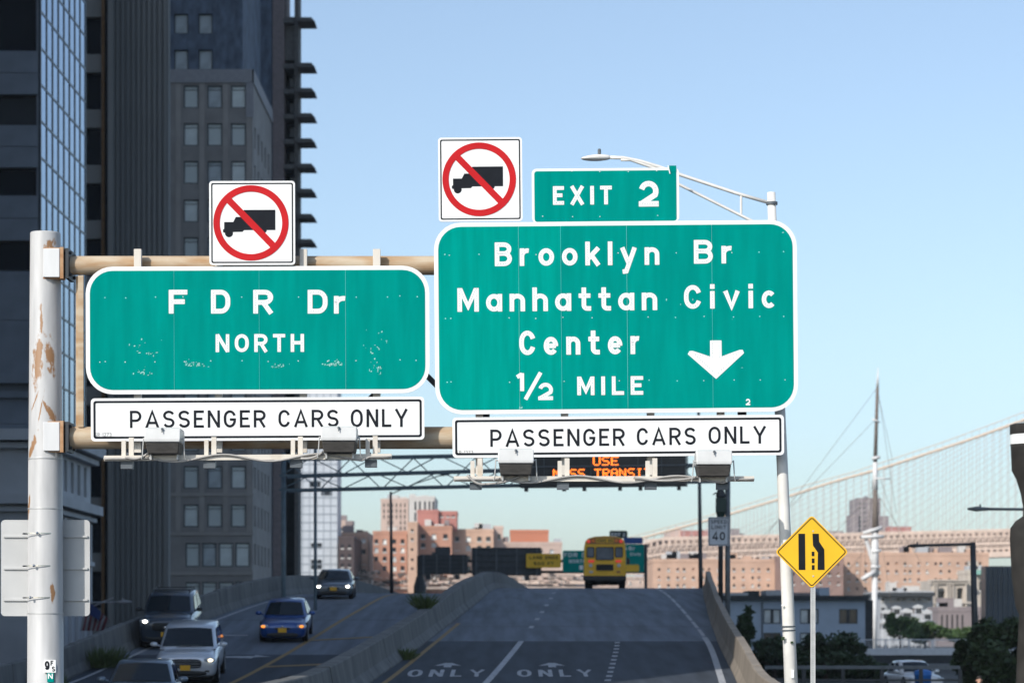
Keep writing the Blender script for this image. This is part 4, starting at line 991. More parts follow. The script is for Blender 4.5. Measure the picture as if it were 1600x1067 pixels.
m = MB(); m.prism([(-W2 - .02, .42), (W2 + .02, .42), (W2 + .02, .7), (-W2 - .02, .7)], -.16, .1); bevel(m.build('bumper', 'plastic', bus), .04, 2)
m = MB(); m.box((-.85, .3, .34), (.85, LB - .6, .62)); m.add([(-.45, .6, .34), (.45, .6, .34), (0, .6, .2), (-.45, 1, .34), (.45, 1, .34), (0, 1, .2)], [(0, 2, 1), (3, 4, 5), (0, 3, 5, 2), (1, 2, 5, 4)]); m.build('underbody', 'rubber', bus)
m = MB(); m.ball((W2 + .16, LB - .8, 1.75), (.1, .08, .2), 10, 8, .7); m.tube([(W2 - .05, LB - .8, 2.0), (W2 + .16, LB - .8, 1.9)], .02, 6); m.build('mirror', 'plastic', bus)
# ================================================================== BUILDINGS
def facade(mb, O, U, w_, h_, ops, depth=.25):
    """wall face with window openings: O bottom left corner, U direction along the wall, normal = U x Z turned outward"""
    O = Vector(O); U = Vector(U); Zv = Vector((0, 0, 1)); N = U.cross(Zv)      # outward
    us = sorted({0, w_} | {round(v, 4) for o in ops for v in (o[0], o[1])}); vs_ = sorted({0, h_} | {round(v, 4) for o in ops for v in (o[2], o[3])})
    pt = lambda u, v, d=0: O + U * u + Zv * v - N * d
    for j in range(len(vs_) - 1):
        v0, v1 = vs_[j], vs_[j + 1]; run = None
        for i in range(len(us) - 1):
            u0, u1 = us[i], us[i + 1]; cu, cv = (u0 + u1) / 2, (v0 + v1) / 2
            solid = not any(o[0] < cu < o[1] and o[2] < cv < o[3] for o in ops)
            if solid: run = (run[0], u1) if run else (u0, u1)
            if (not solid or i == len(us) - 2) and run:
                mb.quad(pt(run[0], v0), pt(run[1], v0), pt(run[1], v1), pt(run[0], v1)); run = None
    for a, b, c, d in ops:
        mb.quad(pt(a, c), pt(b, c), pt(b, c, depth), pt(a, c, depth)); mb.quad(pt(a, d, depth), pt(b, d, depth), pt(b, d), pt(a, d))
        mb.quad(pt(a, c), pt(a, c, depth), pt(a, d, depth), pt(a, d)); mb.quad(pt(b, c, depth), pt(b, c), pt(b, d), pt(b, d, depth))
_wm = {}
def window(parent, O, U, op, depth, pane, frame, style='plain', nested=True):
    """one window: frame (mesh) with its pane as sub-part; alike ones share their meshes"""
    a, b, c, d = op; ww, hh = round(b - a, 2), round(d - c, 2); key = (ww, hh, pane, frame, style)
    U = Vector(U); N = U.cross(Vector((0, 0, 1)))
    if key not in _wm:
        t = min(.09, ww * .08); m = MB()
        m.box((0, -.05, 0), (t, .05, hh)); m.box((ww - t, -.05, 0), (ww, .05, hh)); m.box((t, -.05, 0), (ww - t, .05, t)); m.box((t, -.05, hh - t), (ww - t, .05, hh))
        if style == 'sash': m.box((t, -.04, hh * .5 - t/2), (ww - t, .04, hh * .5 + t/2))
        if style == 'double': m.box((ww/2 - t*1.4, -.045, t), (ww/2 + t*1.4, .045, hh - t))
        if style == 'blind': m.box((t, -.03, hh * .8), (ww - t, .04, hh * .8 + t * .5))
        p = MB(); p.quad((t*.5, .02, t*.5), (ww - t*.5, .02, t*.5), (ww - t*.5, .02, hh - t*.5), (t*.5, .02, hh - t*.5))
        q = MB(); q.quad((0, 0, 0), (ww, 0, 0), (ww, 0, hh), (0, 0, hh))
        _wm[key] = (m.mesh('window', frame), p.mesh('pane', pane), q.mesh('window', pane))
    fm, pm, qm = _wm[key]
    o = bpy.data.objects.new('window', fm if nested else qm); col.objects.link(o); o.parent = parent
    o.location = Vector(O) + U * a + Vector((0, 0, c)) - N * (depth - .06 if nested else depth); o.rotation_euler = (0, 0, math.atan2(U.y, U.x))
    if nested:
        p = bpy.data.objects.new('pane', pm); col.objects.link(p); p.parent = o
    return o
def block(name, label, cat, x0, x1, y0, y1, z0, z1, m, ops=(), side_ops=(), left_ops=(), depth=.25, panes=('pane_dark',), frame='dark_steel', style='plain', roof=None, parapet=0, group=None, nested=True, parent=None, part='wall'):
    """box building with openings in its front (facing the camera) and in its right hand side"""
    t = parent or thing(name, label, cat, (x0, y0, z0), group=group)
    ox, oy, oz = t.location
    a, b, c, d = x0 - ox, x1 - ox, y0 - oy, y1 - oy; e, f = z0 - oz, z1 - oz
    mb = MB()
    fo = [(o[0] - x0, o[1] - x0, o[2] - z0, o[3] - z0) for o in ops]; so = [(o[0] - y0, o[1] - y0, o[2] - z0, o[3] - z0) for o in side_ops]
    lo = [(y1 - o[1], y1 - o[0], o[2] - z0, o[3] - z0) for o in left_ops]
    facade(mb, (a, c, e), (1, 0, 0), b - a, f - e, fo, depth); facade(mb, (b, c, e), (0, 1, 0), d - c, f - e, so, depth); facade(mb, (a, d, e), (0, -1, 0), d - c, f - e, lo, depth)
    mb.quad((b, d, e), (a, d, e), (a, d, f), (b, d, f)); mb.quad((a, c, f), (b, c, f), (b, d, f), (a, d, f))
    mb.build(part, m, t)
    for i, o in enumerate(fo): window(t, (a, c, e), (1, 0, 0), o, depth, panes[(i * 7 + i // 3) % len(panes)], frame, style, nested)
    for i, o in enumerate(so): window(t, (b, c, e), (0, 1, 0), o, depth, panes[(i * 5) % len(panes)], frame, style, nested)
    for i, o in enumerate(lo): window(t, (a, d, e), (0, -1, 0), o, depth, panes[(i * 5) % len(panes)], frame, style, nested)
    if parapet:
        p = MB(); k = .25
        p.box((a - .1, c - .1, f), (b + .1, c + k, f + parapet)); p.box((b - k, c + k, f), (b + .1, d + .1, f + parapet)); p.box((a - .1, c + k, f), (a + k, d + .1, f + parapet)); p.box((a + k, d - k, f), (b - k, d + .1, f + parapet)); p.build('parapet', roof or m, t)
    return t
simple('stone_dark', (.165, .19, .225), rough=.8, var=.14, scale=.8); simple('stone_pale', (.42, .43, .45), rough=.8, var=.12, scale=.6); simple('stone_brown', (.28, .265, .255), rough=.85, var=.16, scale=.5)
simple('stone_brown2', (.35, .325, .305), rough=.85, var=.12, scale=.6); simple('rib_concrete', (.175, .18, .18), rough=.85, var=.14, scale=.4, streak=(1, 1, .2))
simple('trim_light', (.3, .3, .32), rough=.8, var=.08); simple('curtain_frame', (.05, .06, .075), rough=.4, metal=.3, var=.1)
simple('curtain_glass', (.13, .2, .31), rough=.12, scale=.35, c2=(.27, .37, .5), thr=(.4,.6), spec=.8, metal=.95); simple('bronze', (.16, .09, .04), rough=.5, metal=.3, var=.2)
simple('net', (.1, .13, .18), rough=.8, var=.4, scale=1.5, streak=(1, 1, .5)); simple('slab_grey', (.13, .125, .12), rough=.9, var=.2)
simple('white_panel', (.46, .49, .53), rough=.6, var=.08, scale=.2); simple('joint_grey', (.22, .25, .29), rough=.7, var=.1)
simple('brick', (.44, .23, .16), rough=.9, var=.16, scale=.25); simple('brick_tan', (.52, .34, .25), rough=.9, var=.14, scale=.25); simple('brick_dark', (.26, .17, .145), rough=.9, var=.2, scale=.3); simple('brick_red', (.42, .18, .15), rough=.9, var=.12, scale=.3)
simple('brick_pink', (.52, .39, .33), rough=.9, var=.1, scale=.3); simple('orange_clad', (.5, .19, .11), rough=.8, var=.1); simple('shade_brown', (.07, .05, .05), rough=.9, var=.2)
simple('white_conc', (.55, .52, .49), rough=.8, var=.08); simple('pale_stone', (.48, .42, .36), rough=.9, var=.12, scale=.4); simple('bridge_tan', (.55, .43, .36), rough=.85, var=.15, scale=.6); simple('bridge_cable', (.6, .48, .38), rough=.8, var=.12)
simple('blue_stucco', (.36, .43, .52), rough=.9, var=.07, scale=1); simple('roof_dark', (.035, .04, .045), rough=.8, var=.2); simple('roof_white', (.4, .41, .43), rough=.7, var=.1)
simple('mast_white', (.66, .65, .64), rough=.5, var=.08); simple('mast_wood', (.16, .13, .11), rough=.8, var=.2); simple('grey_far', (.24, .2, .2), rough=.9, var=.12); simple('rail_white', (.55, .57, .6), rough=.5, var=.08); simple('copper', (.22, .42, .36), rough=.8)
PALE = ('pane_pale', 'pane_pale', 'pane_pale2', 'pane_pale3')
simple('pane_pale2', (.75, .8, .78), rough=.3, var=.15, scale=.6); simple('pane_pale3', (.5, .55, .57), rough=.2, var=.3, scale=.8)

# --- unseen towers added out of frame to shade the road and left buildings
t = block('shade_tower', 'tall stone tower added out of view on the left to shade the road', 'building', -70, -20.5, 38.5, 66, GZ, 112, 'stone_brown', nested=False,
      ops=[(-68 + 4*i, -66 + 4*i, 4 + 7.2*k, 7.4 + 7.2*k) for i in range(12) for k in range(15)], side_ops=[(40 + 4.2*i, 42.4 + 4.2*i, 4 + 7.2*k, 7.4 + 7.2*k) for i in range(6) for k in range(15)])
block('shade_tower', 'broad stone tower added behind the first, out of view on the left, to widen its shade', 'building', -150, -70.5, 40, 74, GZ, 112, 'stone_dark', nested=False, ops=[(-148 + 8*i, -144 + 8*i, 4 + 7.2*k, 7.4 + 7.2*k) for i in range(10) for k in range(15)])

# --- A: dark stone block with window bands and a glass flank
DA = 110.0; xa = X(61, DA, 300); SA = pxm(DA, 300)
zA = lambda py: Z(py, DA)
bands = [(376, 424), (262, 306), (148, 196), (-20, 80), (-200, -110), (-340, -290)]
ops = []
for b0_, b1_ in bands:
    for i in range(6): ops.append((xa - 1.7 - 3.3*i - 1.5, xa - .25 - 3.3*i + .0, zA(b1_), zA(b0_)))
ops = [(xa - 3.1*(i+1) + .12, xa - 3.1*i - .12, zA(b1_), zA(b0_)) for b0_, b1_ in bands for i in range(5)]
tA = block('stone_office_block', 'dark stone office block with black window bands and blue glass flank', 'building', xa - 55, xa, DA, DA + 11.5, GZ, 92, 'stone_dark', ops=ops, depth=.35, panes=('glass_dark', 'pane_dark'))
ox, oy, oz = tA.location
pn = None                                   # stone cladding panels on the face to the camera
levels = [(424, 500), (500, 585), (306, 341), (341, 376), (196, 229), (229, 262), (80, 114), (114, 148), (622, 662), (662, 705), (705, 748), (748, 800), (800, 860), (860, 930)]
for a_, b_ in levels:
    for i in range(4):
        w0, h0 = 2.04, zA(a_) - zA(b_) - .03
        m = MB(); m.box((0, -.045, 0), (w0, -.002, h0)); m.build('stone_panel', 'stone_dark', tA, (xa - 2.07*(i+1) - ox, 0, zA(b_) - oz))
for a_, b_, dp in ((585, 600, .5), (612, 622, .3), (764, 770, .2)):
    m = MB(); m.box((xa - 9 - ox, -dp, zA(b_) - oz), (xa + .2 - ox, -.05, zA(a_) - oz)); m.build('cornice', 'stone_dark', tA)
# glass flank: mullions and panes
nf = 8; fl = 11.5 / nf; zf0 = zA(700); fh = (zA(148) - zA(262)) ; k = 0
pm_ = MB(); pm_.box((0, 0, 0), (.03, fl - .22, fh * .5 - .1)); pmesh = pm_.mesh('pane', 'curtain_glass'); pmesh2 = None
zz_ = zf0
while zz_ < 44:
    for i in range(nf):
        o = bpy.data.objects.new('pane', pmesh); col.objects.link(o); o.parent = tA; o.location = (xa - ox + .035, i*fl + .11, zz_ - oz)
    m = MB(); m.box((xa - ox + .002, 0, zz_ - .1 - oz), (xa - ox + .09, 11.5, zz_ - oz)); m.build('transom', 'curtain_frame', tA)
    zz_ += fh * .5
for i in range(nf + 1):
    m = MB(); m.box((xa - ox + .002, i*fl - .07, zf0 - oz - .2), (xa - ox + .1, i*fl + .07, 44.5 - oz)); m.build('mullion', 'curtain_frame', tA)
# classical stone wing below the glass flank
xw = X(150, DA + 11.5, 850)
opsw = []
for c_, d_ in ((758, 722), (870, 815), (928, 905)):
    opsw += [(DA + .7 + 1.75*i, DA + 1.5 + 1.75*i, Z(c_ + 12, DA + 6), Z(d_, DA + 6)) for i in range(6)]
tW = block('stone_wing', 'pale classical stone wing with tall narrow windows behind the flag', 'building', xw - 6, xw - .25, DA - .5, DA + 11.4, GZ, Z(712, DA + 6), 'stone_pale', side_ops=opsw, panes=('pane_dark',), depth=.3)
wx, wy, wz = tW.location
for py, dp, hh in ((705, .75, .5), (716, .4, .25), (798, .6, .45), (809, .3, .2), (880, .2, .2)):
    m = MB(); m.box((xw - 6 - wx, -dp + (.5 if False else 0), Z(py, DA + 6) - wz), (xw - .25 + dp - wx, 11.9 + dp*.3, Z(py, DA + 6) + hh - wz)); m.build('cornice', 'stone_pale', tW)
for i in range(7):
    m = MB(); m.box((xw - .247 - wx, .62 + 1.75*i, 0), (xw - .1 - wx, .98 + 1.75*i, Z(812, DA + 6) - wz)); m.build('pilaster', 'stone_pale', tW)

# --- B: dark tower with a strip of black windows and a ribbed concrete wall
DB = 156.0; xb0, xb1 = X(118, DB, 450), X(263, DB, 450)
zB = lambda py: Z(py, DB)
wl, wr = X(133, DB, 450), X(158, DB, 450)
per = 86.5; ops = [(wl, wr, zB(85 + per*i + 0), zB(27 + per*i)) for i in range(-1, 11)]
tB = block('dark_tower', 'dark tower with a column of black windows and ribbed concrete wall', 'building', xb0 - 80, xb1, DB, DB + .9, GZ, 112, 'rib_concrete', ops=ops, depth=.5, panes=('glass_dark',))
ox, oy, oz = tB.location
m = MB(); m.box((0, .905, 0), (xb1 - 4.6 - ox, 27, 113)); m.build('rear_wing', 'rib_concrete', tB)
m = MB(); m.box((X(160, DB) - ox, -.35, 0), (X(164.5, DB) - ox, -.003, 60)); m.build('bronze_fin', 'bronze', tB)
m = MB(); m.box((X(165, DB) - ox, -.12, 0), (X(169, DB) - ox, -.003, 60)); m.build('dark_fin', 'dark_steel', tB)
m = MB(); m.box((X(172, DB) - ox, -.9, 0), (X(180, DB) - ox, -.003, 60)); m.build('pier', 'rib_concrete', tB)
x = X(182, DB); k = 0; rib = MB(); rib.box((0, -.14, 0), (.17, -.003, 60)); rm = rib.mesh('rib', 'rib_concrete')
while x < xb1 - .2:
    o = bpy.data.objects.new('rib', rm); col.objects.link(o); o.parent = tB; o.location = (x - ox, 0, 0); x += .34

# --- C: brown stone building with small square windows and a setback
DC = 215.0; xc0, xc1 = X(258, DC, 500), X(384, DC, 500)
zC = lambda py: Z(py, DC)
ops = []
for top in (134, 193, 252, 312, 371, 431, 491, 551, 610, 669, 728, 788):
    ln = 35
    for px in (278, 315, 352):
        dx_ = top * .0195
        ops.append((X(px + 9, DC, 200), X(px + 32, DC, 200), zC(top + ln), zC(top)))
for top in (848, 909):
    for px in (292, 318, 344, 370):
        ops.append((X(px - 2, DC, 200), X(px + 20, DC, 200), zC(top + 37), zC(top)))
side = [(DC + 1.5 + 3.0*i, DC + 2.7 + 3.0*i, zC(top + 33), zC(top)) for top in (193, 252, 312, 371, 431, 491, 551, 610, 669, 728, 788, 848) for i in range(5)]
xc1 = X(384, DC, 200) + .6
tC = block('brown_stone_building', 'brown stone building with columns of small square pale windows', 'building', xc0 - 45, xc1, DC, DC + 17, GZ, zC(110), 'stone_brown', ops=ops, side_ops=side, depth=.22, panes=PALE, style='blind', frame='curtain_frame')
ox, oy, oz = tC.location
m = MB(); m.box((xc0 - .3 - ox, -.12, zC(130) - oz), (xc1 + .12 - ox, -.003, zC(109) - oz)); m.box((xc1 + .003 - ox, -.12, zC(130) - oz), (xc1 + .12 - ox, 17, zC(109) - oz)); m.build('light_band', 'trim_light', tC)
m = MB(); m.box((X(384, DC, 200) + .03 - ox, -.1, zC(184) - oz), (xc1 + .1 - ox, -.003, zC(130.2) - oz)); m.build('corner_trim', 'trim_light', tC)
for py in (770, 831, 893):
    m = MB(); m.box((xc0 - .3 - ox, -.08, zC(py + 5) - oz), (xc1 + .08 - ox, -.003, zC(py) - oz)); m.build('string_course', 'stone_brown2', tC)
for i in range(4):
    xx = (X(313 + 37*(i - 1), DC, 200) + X(318 + 37*(i - 1), DC, 200)) / 2
    m = MB(); m.box((xx - .22 - ox, -.05, zC(830) - oz), (xx + .22 - ox, -.003, zC(131) - oz)); m.build('pier', 'stone_brown2', tC)
# upper setback with netting
xu = X(380, DC + 1.5, 60)
ops = [(X(px, DC + 1.2, 50), X(px + 22, DC + 1.2, 50), Z(t_ + 31, DC + 1.2), Z(t_, DC + 1.2)) for t_ in (22, 78, -38) for px in (272, 310)]
tU = block('', '', '', xc0 - 40, xu, DC + 1.2, DC + 16.5, zC(109.5), zC(109.5) + 40, 'net', ops=ops, depth=.3, panes=('pane_pale3',), parent=tC, part='netted_setback')
# --- netted scaffold tower with cantilevered platforms
DS = 235.0
ts = thing('scaffold_tower', 'netted construction hoist tower with stubby platforms jutting into the sky', 'tower', (X(440, DS, 500), DS, GZ)); ox, oy, oz = ts.location
m = MB(); m.box((X(384, DS, 300) - ox, 0, 0), (X(424, DS, 300) - ox, 8, 75)); m.build('netting', 'net', ts)
m = MB(); m.box((X(425, DS, 300) - ox, .6, 0), (X(443, DS, 300) - ox, 7, 75)); m.build('netting', 'grey_far', ts)
xq0, xq1 = X(457, DS, 200) - ox, X(465, DS, 200) - ox
m = MB(); m.box((xq0 + .1, 1, 0), (xq1, 4, 75)); m.build('column', 'slab_grey', ts)
m = MB(); m.box((X(443, DS, 200) - ox, 3.2, 0), (xq0 + .1, 3.6, Z(100, DS) - oz)); m.build('back_wall', 'roof_dark', ts)
m = MB(); m.box((X(444, DS, 60) - ox, 1.2, Z(90, DS) - oz), (xq1 - .1, 4, Z(22, DS) - oz)); m.build('upper_room', 'slab_grey', ts)
for i in range(24):
    py = 33 + (71 if i else 0) + (i - 1) * 39.3 * (1 if i else 0)
    if py > 480: break
    z = Z(py, DS) - oz
    m = MB(); xe = X(492, DS, 300) - ox
    m.add([(xq1, 0, z - .05), (xe, 0, z - .05), (xe - .35, 0, z + .35), (xq1, 0, z + .35), (xq1, 3, z - .05), (xe, 3, z - .05), (xe - .35, 3, z + .35), (xq1, 3, z + .35)], [(0,1,2,3), (7,6,5,4), (0,4,5,1), (1,5,6,2), (2,6,7,3), (3,7,4,0)]); m.build('platform', 'slab_grey', ts)
    m = MB(); m.box((X(443, DS, 300) - ox, 0.4, z - .1), (xq0 + .1, 3, z + .35)); m.build('floor_slab', 'slab_grey', ts)
    m = MB(); m.box((X(449, DS, 300) - ox, 2.9, z - 1.4), (X(456, DS, 300) - ox, 3.15, z - .5)); m.build('sheeting', 'white_panel', ts)
# --- white gridded tower
DE = 600.0; xe0, xe1 = X(461, DE, 800), X(527, DE, 800)
op = []
for px, py in ((490, 752), (508, 765), (489, 850), (489, 878)):
    op.append((X(px - 6 if px < 500 else px - 6, DE), X(px + 11, DE), Z(py + (9 if py < 800 else 14), DE), Z(py, DE)))
op = op[:2] + [(X(486, DE), X(503, DE), Z(857, DE), Z(848, DE)), (X(486, DE), X(503, DE), Z(889, DE), Z(874, DE))]
te = block('white_tower', 'white panelled tower with a grid of grey joints behind the truss gantry', 'building', xe0, xe1, DE, DE + 14, GZ, Z(600, DE), 'white_panel', ops=op, depth=.6, panes=('pane_dark',), nested=False)
ox, oy, oz = te.location
for py in range(700, 960, 13):
    m = MB(); m.box((0, -.06, Z(py, DE) - oz), (xe1 - xe0, -.004, Z(py, DE) + .28 - oz)); m.build('joint', 'joint_grey', te)
for px in (472, 483, 494, 505, 516):
    m = MB(); m.box((X(px, DE) - ox, -.05, 5), (X(px, DE) + .2 - ox, -.004, Z(604, DE) - oz)); m.build('joint', 'joint_grey', te)

# --- brick apartment blocks in the distance
def far_block(name, label, px0, px1, py, D, m, rows=(), cols=(), wd=8, wh=7, dep=30, panes=('pane_dark',), cat='building', group='brick apartment blocks in the distance', base=GZ):
    x0, x1 = X(px0, D), X(px1, D)
    ops = [(X(c - wd/2, D), X(c + wd/2, D), Z(r + wh, D), Z(r, D)) for r in rows for c in cols if random.random() < .9]
    t = block(name, label, cat, x0, x1, D, D + dep, base, Z(py, D), m, ops=ops, depth=.35, panes=panes, nested=False, parapet=.8, group=group)
    for k in range(int((px1 - px0) / 14) if cat == 'building' else 0):       # tanks, vents and stair heads on the roof
        w_ = random.uniform(.8, 3.2); xx = random.uniform(0, max(.1, x1 - x0 - w_)); h_ = random.uniform(.6, 2.6)
        q = MB(); q.box((xx, 1.5, Z(py, D) - base), (xx + w_, 4, Z(py, D) - base + h_)); q.build('roof_unit', random.choice(('roof_white', 'grey_far', m, 'white_conc')), t)
    for r in rows:                                                            # sills
        q = MB()
        for c in cols:
          if random.random() < .8: q.box((X(c - wd/2 - .6, D) - x0, -.12, Z(r + wh, D) - base - .3), (X(c + wd/2 + .6, D) - x0, -.004, Z(r + wh, D) - base))
        if cols and wd > 3.5: q.build('sill_course', 'white_conc', t); t.children[-1]['kind'] = 'stuff'
    return t
FP2 = ('pane_dark', 'pane_pale3', 'brick_dark', 'pane_pale2', 'shade_brown', 'brick_tan')
FP = ('pane_dark', 'pane_pale3', 'pane_dark', 'pane_pale2')
far_block('apartment_block', 'tan brick apartment block right of the white tower', 526, 575, 836, 620, 'brick_tan', (841, 858, 874, 889), (558, 568), 7, 7, panes=FP)
far_block('apartment_block', 'dark brick block beside the white tower, shade put into its colour', 529, 553, 842, 585, 'shade_brown', (850, 865, 880), (535, 546), 4, 6)  # the shadow on this block is painted in as dark brown walls
far_block('apartment_block', 'orange brick apartment block behind the thin light pole', 583, 636, 834, 600, 'brick', (842, 855, 869, 884), (588, 601, 616, 629), 6, 7, panes=FP)
m_ = far_block('stair_tower', 'slim brick stair tower between the orange apartment blocks', 637, 652, 820, 596, 'brick_tan', (826, 840, 856, 872, 886), (644,), 4, 4, 12)
far_block('apartment_block', 'tall brown brick apartment block under the red rooftop boxes', 653, 706, 826, 604, 'brick', (834, 848, 862, 880), (661, 678, 696), 7, 7, panes=FP)
far_block('apartment_block', 'brown brick apartment block right of the red rooftop boxes', 707, 771, 831, 612, 'brick_tan', (838, 852, 868, 884), (714, 732, 749, 763), 7, 7, panes=FP)
far_block('chimney_block', 'pink brick stair head with a dark grey side by the brown block', 771, 786, 826, 616, 'brick_pink', (834,), (780,), 5, 8, 8)
far_block('apartment_block', 'low tan block topped by an orange plant room', 766, 878, 851, 640, 'brick_pink', (858, 870), (800, 815, 830, 845, 862), 6, 6, panes=FP)
far_block('plant_room', 'bright orange plant room on a low tan roof', 797, 857, 832, 641, 'orange_clad', (), (), cat='plant room', base=Z(850, 641))
far_block('rooftop_box', 'left pinkish red rooftop box on the brown brick block', 652, 685, 801, 608, 'brick_red', (), (), 5, 5, 10, cat='plant room', base=Z(825, 608))
far_block('rooftop_box', 'right deep red rooftop box on the brown brick block', 686, 714, 803, 609, 'brick_red', (805,), (690, 700, 708), 5, 2, 10, cat='plant room', base=Z(829, 609))
tw = far_block('apartment_tower', 'pale tower with vertical dark slots above the brick blocks', 595, 638, 783, 700, 'brick_pink', [786 + 9*i for i in range(6)], [600 + 6.5*i for i in range(6)], 2.2, 6, group=None)
tw = far_block('apartment_tower', 'white concrete tower with tall dark slots next to the pale tower', 639, 679, 779, 700, 'white_conc', (783, 800, 816), [649, 656, 664, 671, 677], 3, 14, group=None)
far_block('water_tank_house', 'small grey rooftop tank house near the white tower', 540, 551, 818, 640, 'grey_far', (), (), 2, 2, 6, group=None, cat='plant room')
far_block('apartment_block', 'low pinkish brick block at the foot of the white tower', 527, 541, 817, 660, 'brick_pink', (824,), (534,), 4, 5, 6)
# beyond the bridge
far_block('apartment_block', 'pink brick block with a red wing rising behind the bridge deck', 1043, 1066, 829, 1150, 'brick_pink', (), ())
far_block('apartment_block', 'red brick wing behind the thin pole and bridge deck', 1066, 1112, 831, 1140, 'brick_red', (836,), (1072, 1080, 1088, 1096), 3, 3)
far_block('apartment_block', 'small dark topped block right of the speed limit sign', 1143, 1156, 828, 1160, 'grey_far', (), ())
far_block('apartment_block', 'low tan roofs behind the bridge between pole and diamond sign', 1150, 1196, 840, 1170, 'brick_tan', (), ())
far_block('apartment_block', 'small tan block behind the bridge right of the diamond sign', 1296, 1318, 832, 1180, 'grey_far', (), ())
t1 = far_block('grey_tower', 'mauve grey high rise behind the ship mast', 1340, 1376, 780, 1200, 'grey_far', [785 + 7*i for i in range(8)], [1344 + 7*i for i in range(5)], 3, 3, group=None)
ox, oy, oz = t1.location; D_ = 1199
m = MB(); m.box((X(1328, D_) - ox, -2, 0), (X(1341, D_) - ox, 14, Z(804, D_) - oz)); m.box((X(1372, D_) - ox, -2.5, 0), (X(1388, D_) - ox, 14, Z(806, D_) - oz)); m.build('side_wing', 'grey_far', t1)
far_block('apartment_block', 'red brick slab right of the mauve grey high rise', 1387, 1424, 825, 1190, 'brick_red', (), ())
far_block('apartment_block', 'low red roof behind the bridge left of the street lamp', 1434, 1466, 834, 1195, 'brick_pink', (), ())
# below the bridge
far_block('apartment_block', 'long orange brick block under the bridge left of the street light pole', 1020, 1216, 878, 560, 'brick_tan', (887, 900, 912), [1030 + 13*i + (i % 3) * 1.5 for i in range(14)], 4, 4.5, panes=FP2)
far_block('apartment_block', 'purple brown brick block behind the diamond sign', 1218, 1318, 874, 550, 'brick_dark', (880, 894, 908), [1226 + 14*i for i in range(7)], 4, 4.5, panes=FP2)
far_block('apartment_block', 'orange brick slab under the bridge right of the ship mast', 1319, 1545, 868, 560, 'brick_tan', (878, 890, 903, 917), [1326 + 12*i + (i % 4) * 1.4 for i in range(18)], 4, 4.5, panes=FP2)
far_block('apartment_block', 'low pinkish brick block under the bridge at the school bus', 820, 1019, 905, 660, 'brick_pink', (908,), [830 + 14*i for i in range(13)], 5, 4, panes=FP)
# elevated ramps with fences, trucks and signs: the busy tan strip behind the crest
simple('ramp_tan', (.36, .29, .25), rough=.9, var=.2, scale=.3); simple('clutter_dark', (.1, .085, .08), rough=.9, var=.3)
Dv = 600.0; tv = thing('viaduct', 'tan elevated ramp viaduct with fences behind the crest of the road', 'viaduct', (X(530, Dv), Dv, GZ)); ox, oy, oz = tv.location
m = MB(); m.box((0, 6, 0), (X(900, Dv) - ox, 8, Z(893, Dv) - oz)); m.build('retaining_wall', 'ramp_tan', tv)
for py, hh, dy, mt in ((897, .7, 2, 'bridge_tan'), (905, .5, 1, 'ramp_tan'), (912, .8, 0, 'bridge_tan'), (920, .6, -1, 'ramp_tan')):
    m = MB(); m.box((0, dy, Z(py, Dv) - oz), (X(1010, Dv) - ox, dy + 1, Z(py, Dv) + hh - oz)); m.build('ramp_girder', mt, tv)
m = MB(); x = 0
while x < X(1000, Dv) - ox:
    z0_ = Z(random.choice((905, 912, 921)), Dv) - oz; m.box((x, -.4, z0_), (x + random.choice((.12, .15, .3)), -.1, z0_ + random.uniform(.6, 1.3))); x += random.uniform(.5, 1.6)
o = m.build('fence_posts', 'white_conc', tv); o['kind'] = 'stuff'
m = MB()
for i in range(150):
    x = random.uniform(0, X(900, Dv) - ox); z0_ = Z(random.uniform(896, 922), Dv) - oz; m.box((x, -.2 + random.uniform(0, .15), z0_), (x + random.uniform(.3, 1.8), 1.2, z0_ + random.uniform(.25, .9)))
o = m.build('ramp_clutter', 'clutter_dark', tv); o['kind'] = 'stuff'
m = MB()
for i in range(110):
    x = random.uniform(0, X(900, Dv) - ox); z0_ = Z(random.uniform(895, 922), Dv) - oz; m.box((x, -.5 + random.uniform(0, .15), z0_), (x + random.uniform(.3, 1.5), 1.1, z0_ + random.uniform(.15, .6)))
o = m.build('ramp_clutter', 'brick_pink', tv); o['kind'] = 'stuff'
# stone arch pavilion
Dp = 450.0
def archop(px, w_, top, bot): return (X(px - w_, Dp), X(px + w_, Dp), Z(bot, Dp), Z(top, Dp))
tp = block('arched_pavilion', 'sandstone pavilion with an arched and a square opening', 'building', X(1455, Dp), X(1512, Dp), Dp, Dp + 12, GZ, Z(906, Dp), 'pale_stone', ops=[archop(1471, 5, 923, 938), archop(1500, 4.6, 918, 938)], depth=1.5, panes=('pane_dark',), nested=False)
ox, oy, oz = tp.location; c_ = (X(1471, Dp) - ox, Z(923, Dp) - oz); r_ = X(1476, Dp) - X(1471, Dp)
m = MB(); m.prism(arc(c_[0], c_[1], r_, r_, 0, 180, 14), -.02, -.004); m.build('arch_head', 'pane_dark', tp)
for py, dp in ((905, .8), (909, .5), (940, .6)):
    m = MB(); m.box((-.6, -dp, Z(py + 2.5, Dp) - oz), (X(1512, Dp) - ox + .6, -.05, Z(py, Dp) - oz)); m.build('cornice', 'pale_stone', tp)
for px in (1459, 1463, 1480, 1484, 1489, 1509):
    m = MB(); m.box((X(px - 1, Dp) - ox, -.45, 0), (X(px + 1, Dp) - ox, -.05, Z(908, Dp) - oz)); m.build('pilaster', 'pale_stone', tp)
far_block('stone_annex', 'pale stone annex with green copper roof right of the pavilion', 1512, 1541, 896, 452, 'pale_stone', (908, 950), (1532,), 4, 14, 10, group=None)
m = MB(); D_ = 451; m.box((X(1524, D_), D_ - .5, Z(897, D_)), (X(1541, D_), D_ + 9, Z(890, D_))); seen(m.build('copper_roof', 'copper'), '', 'green copper attic on the pale stone annex', 'roof')
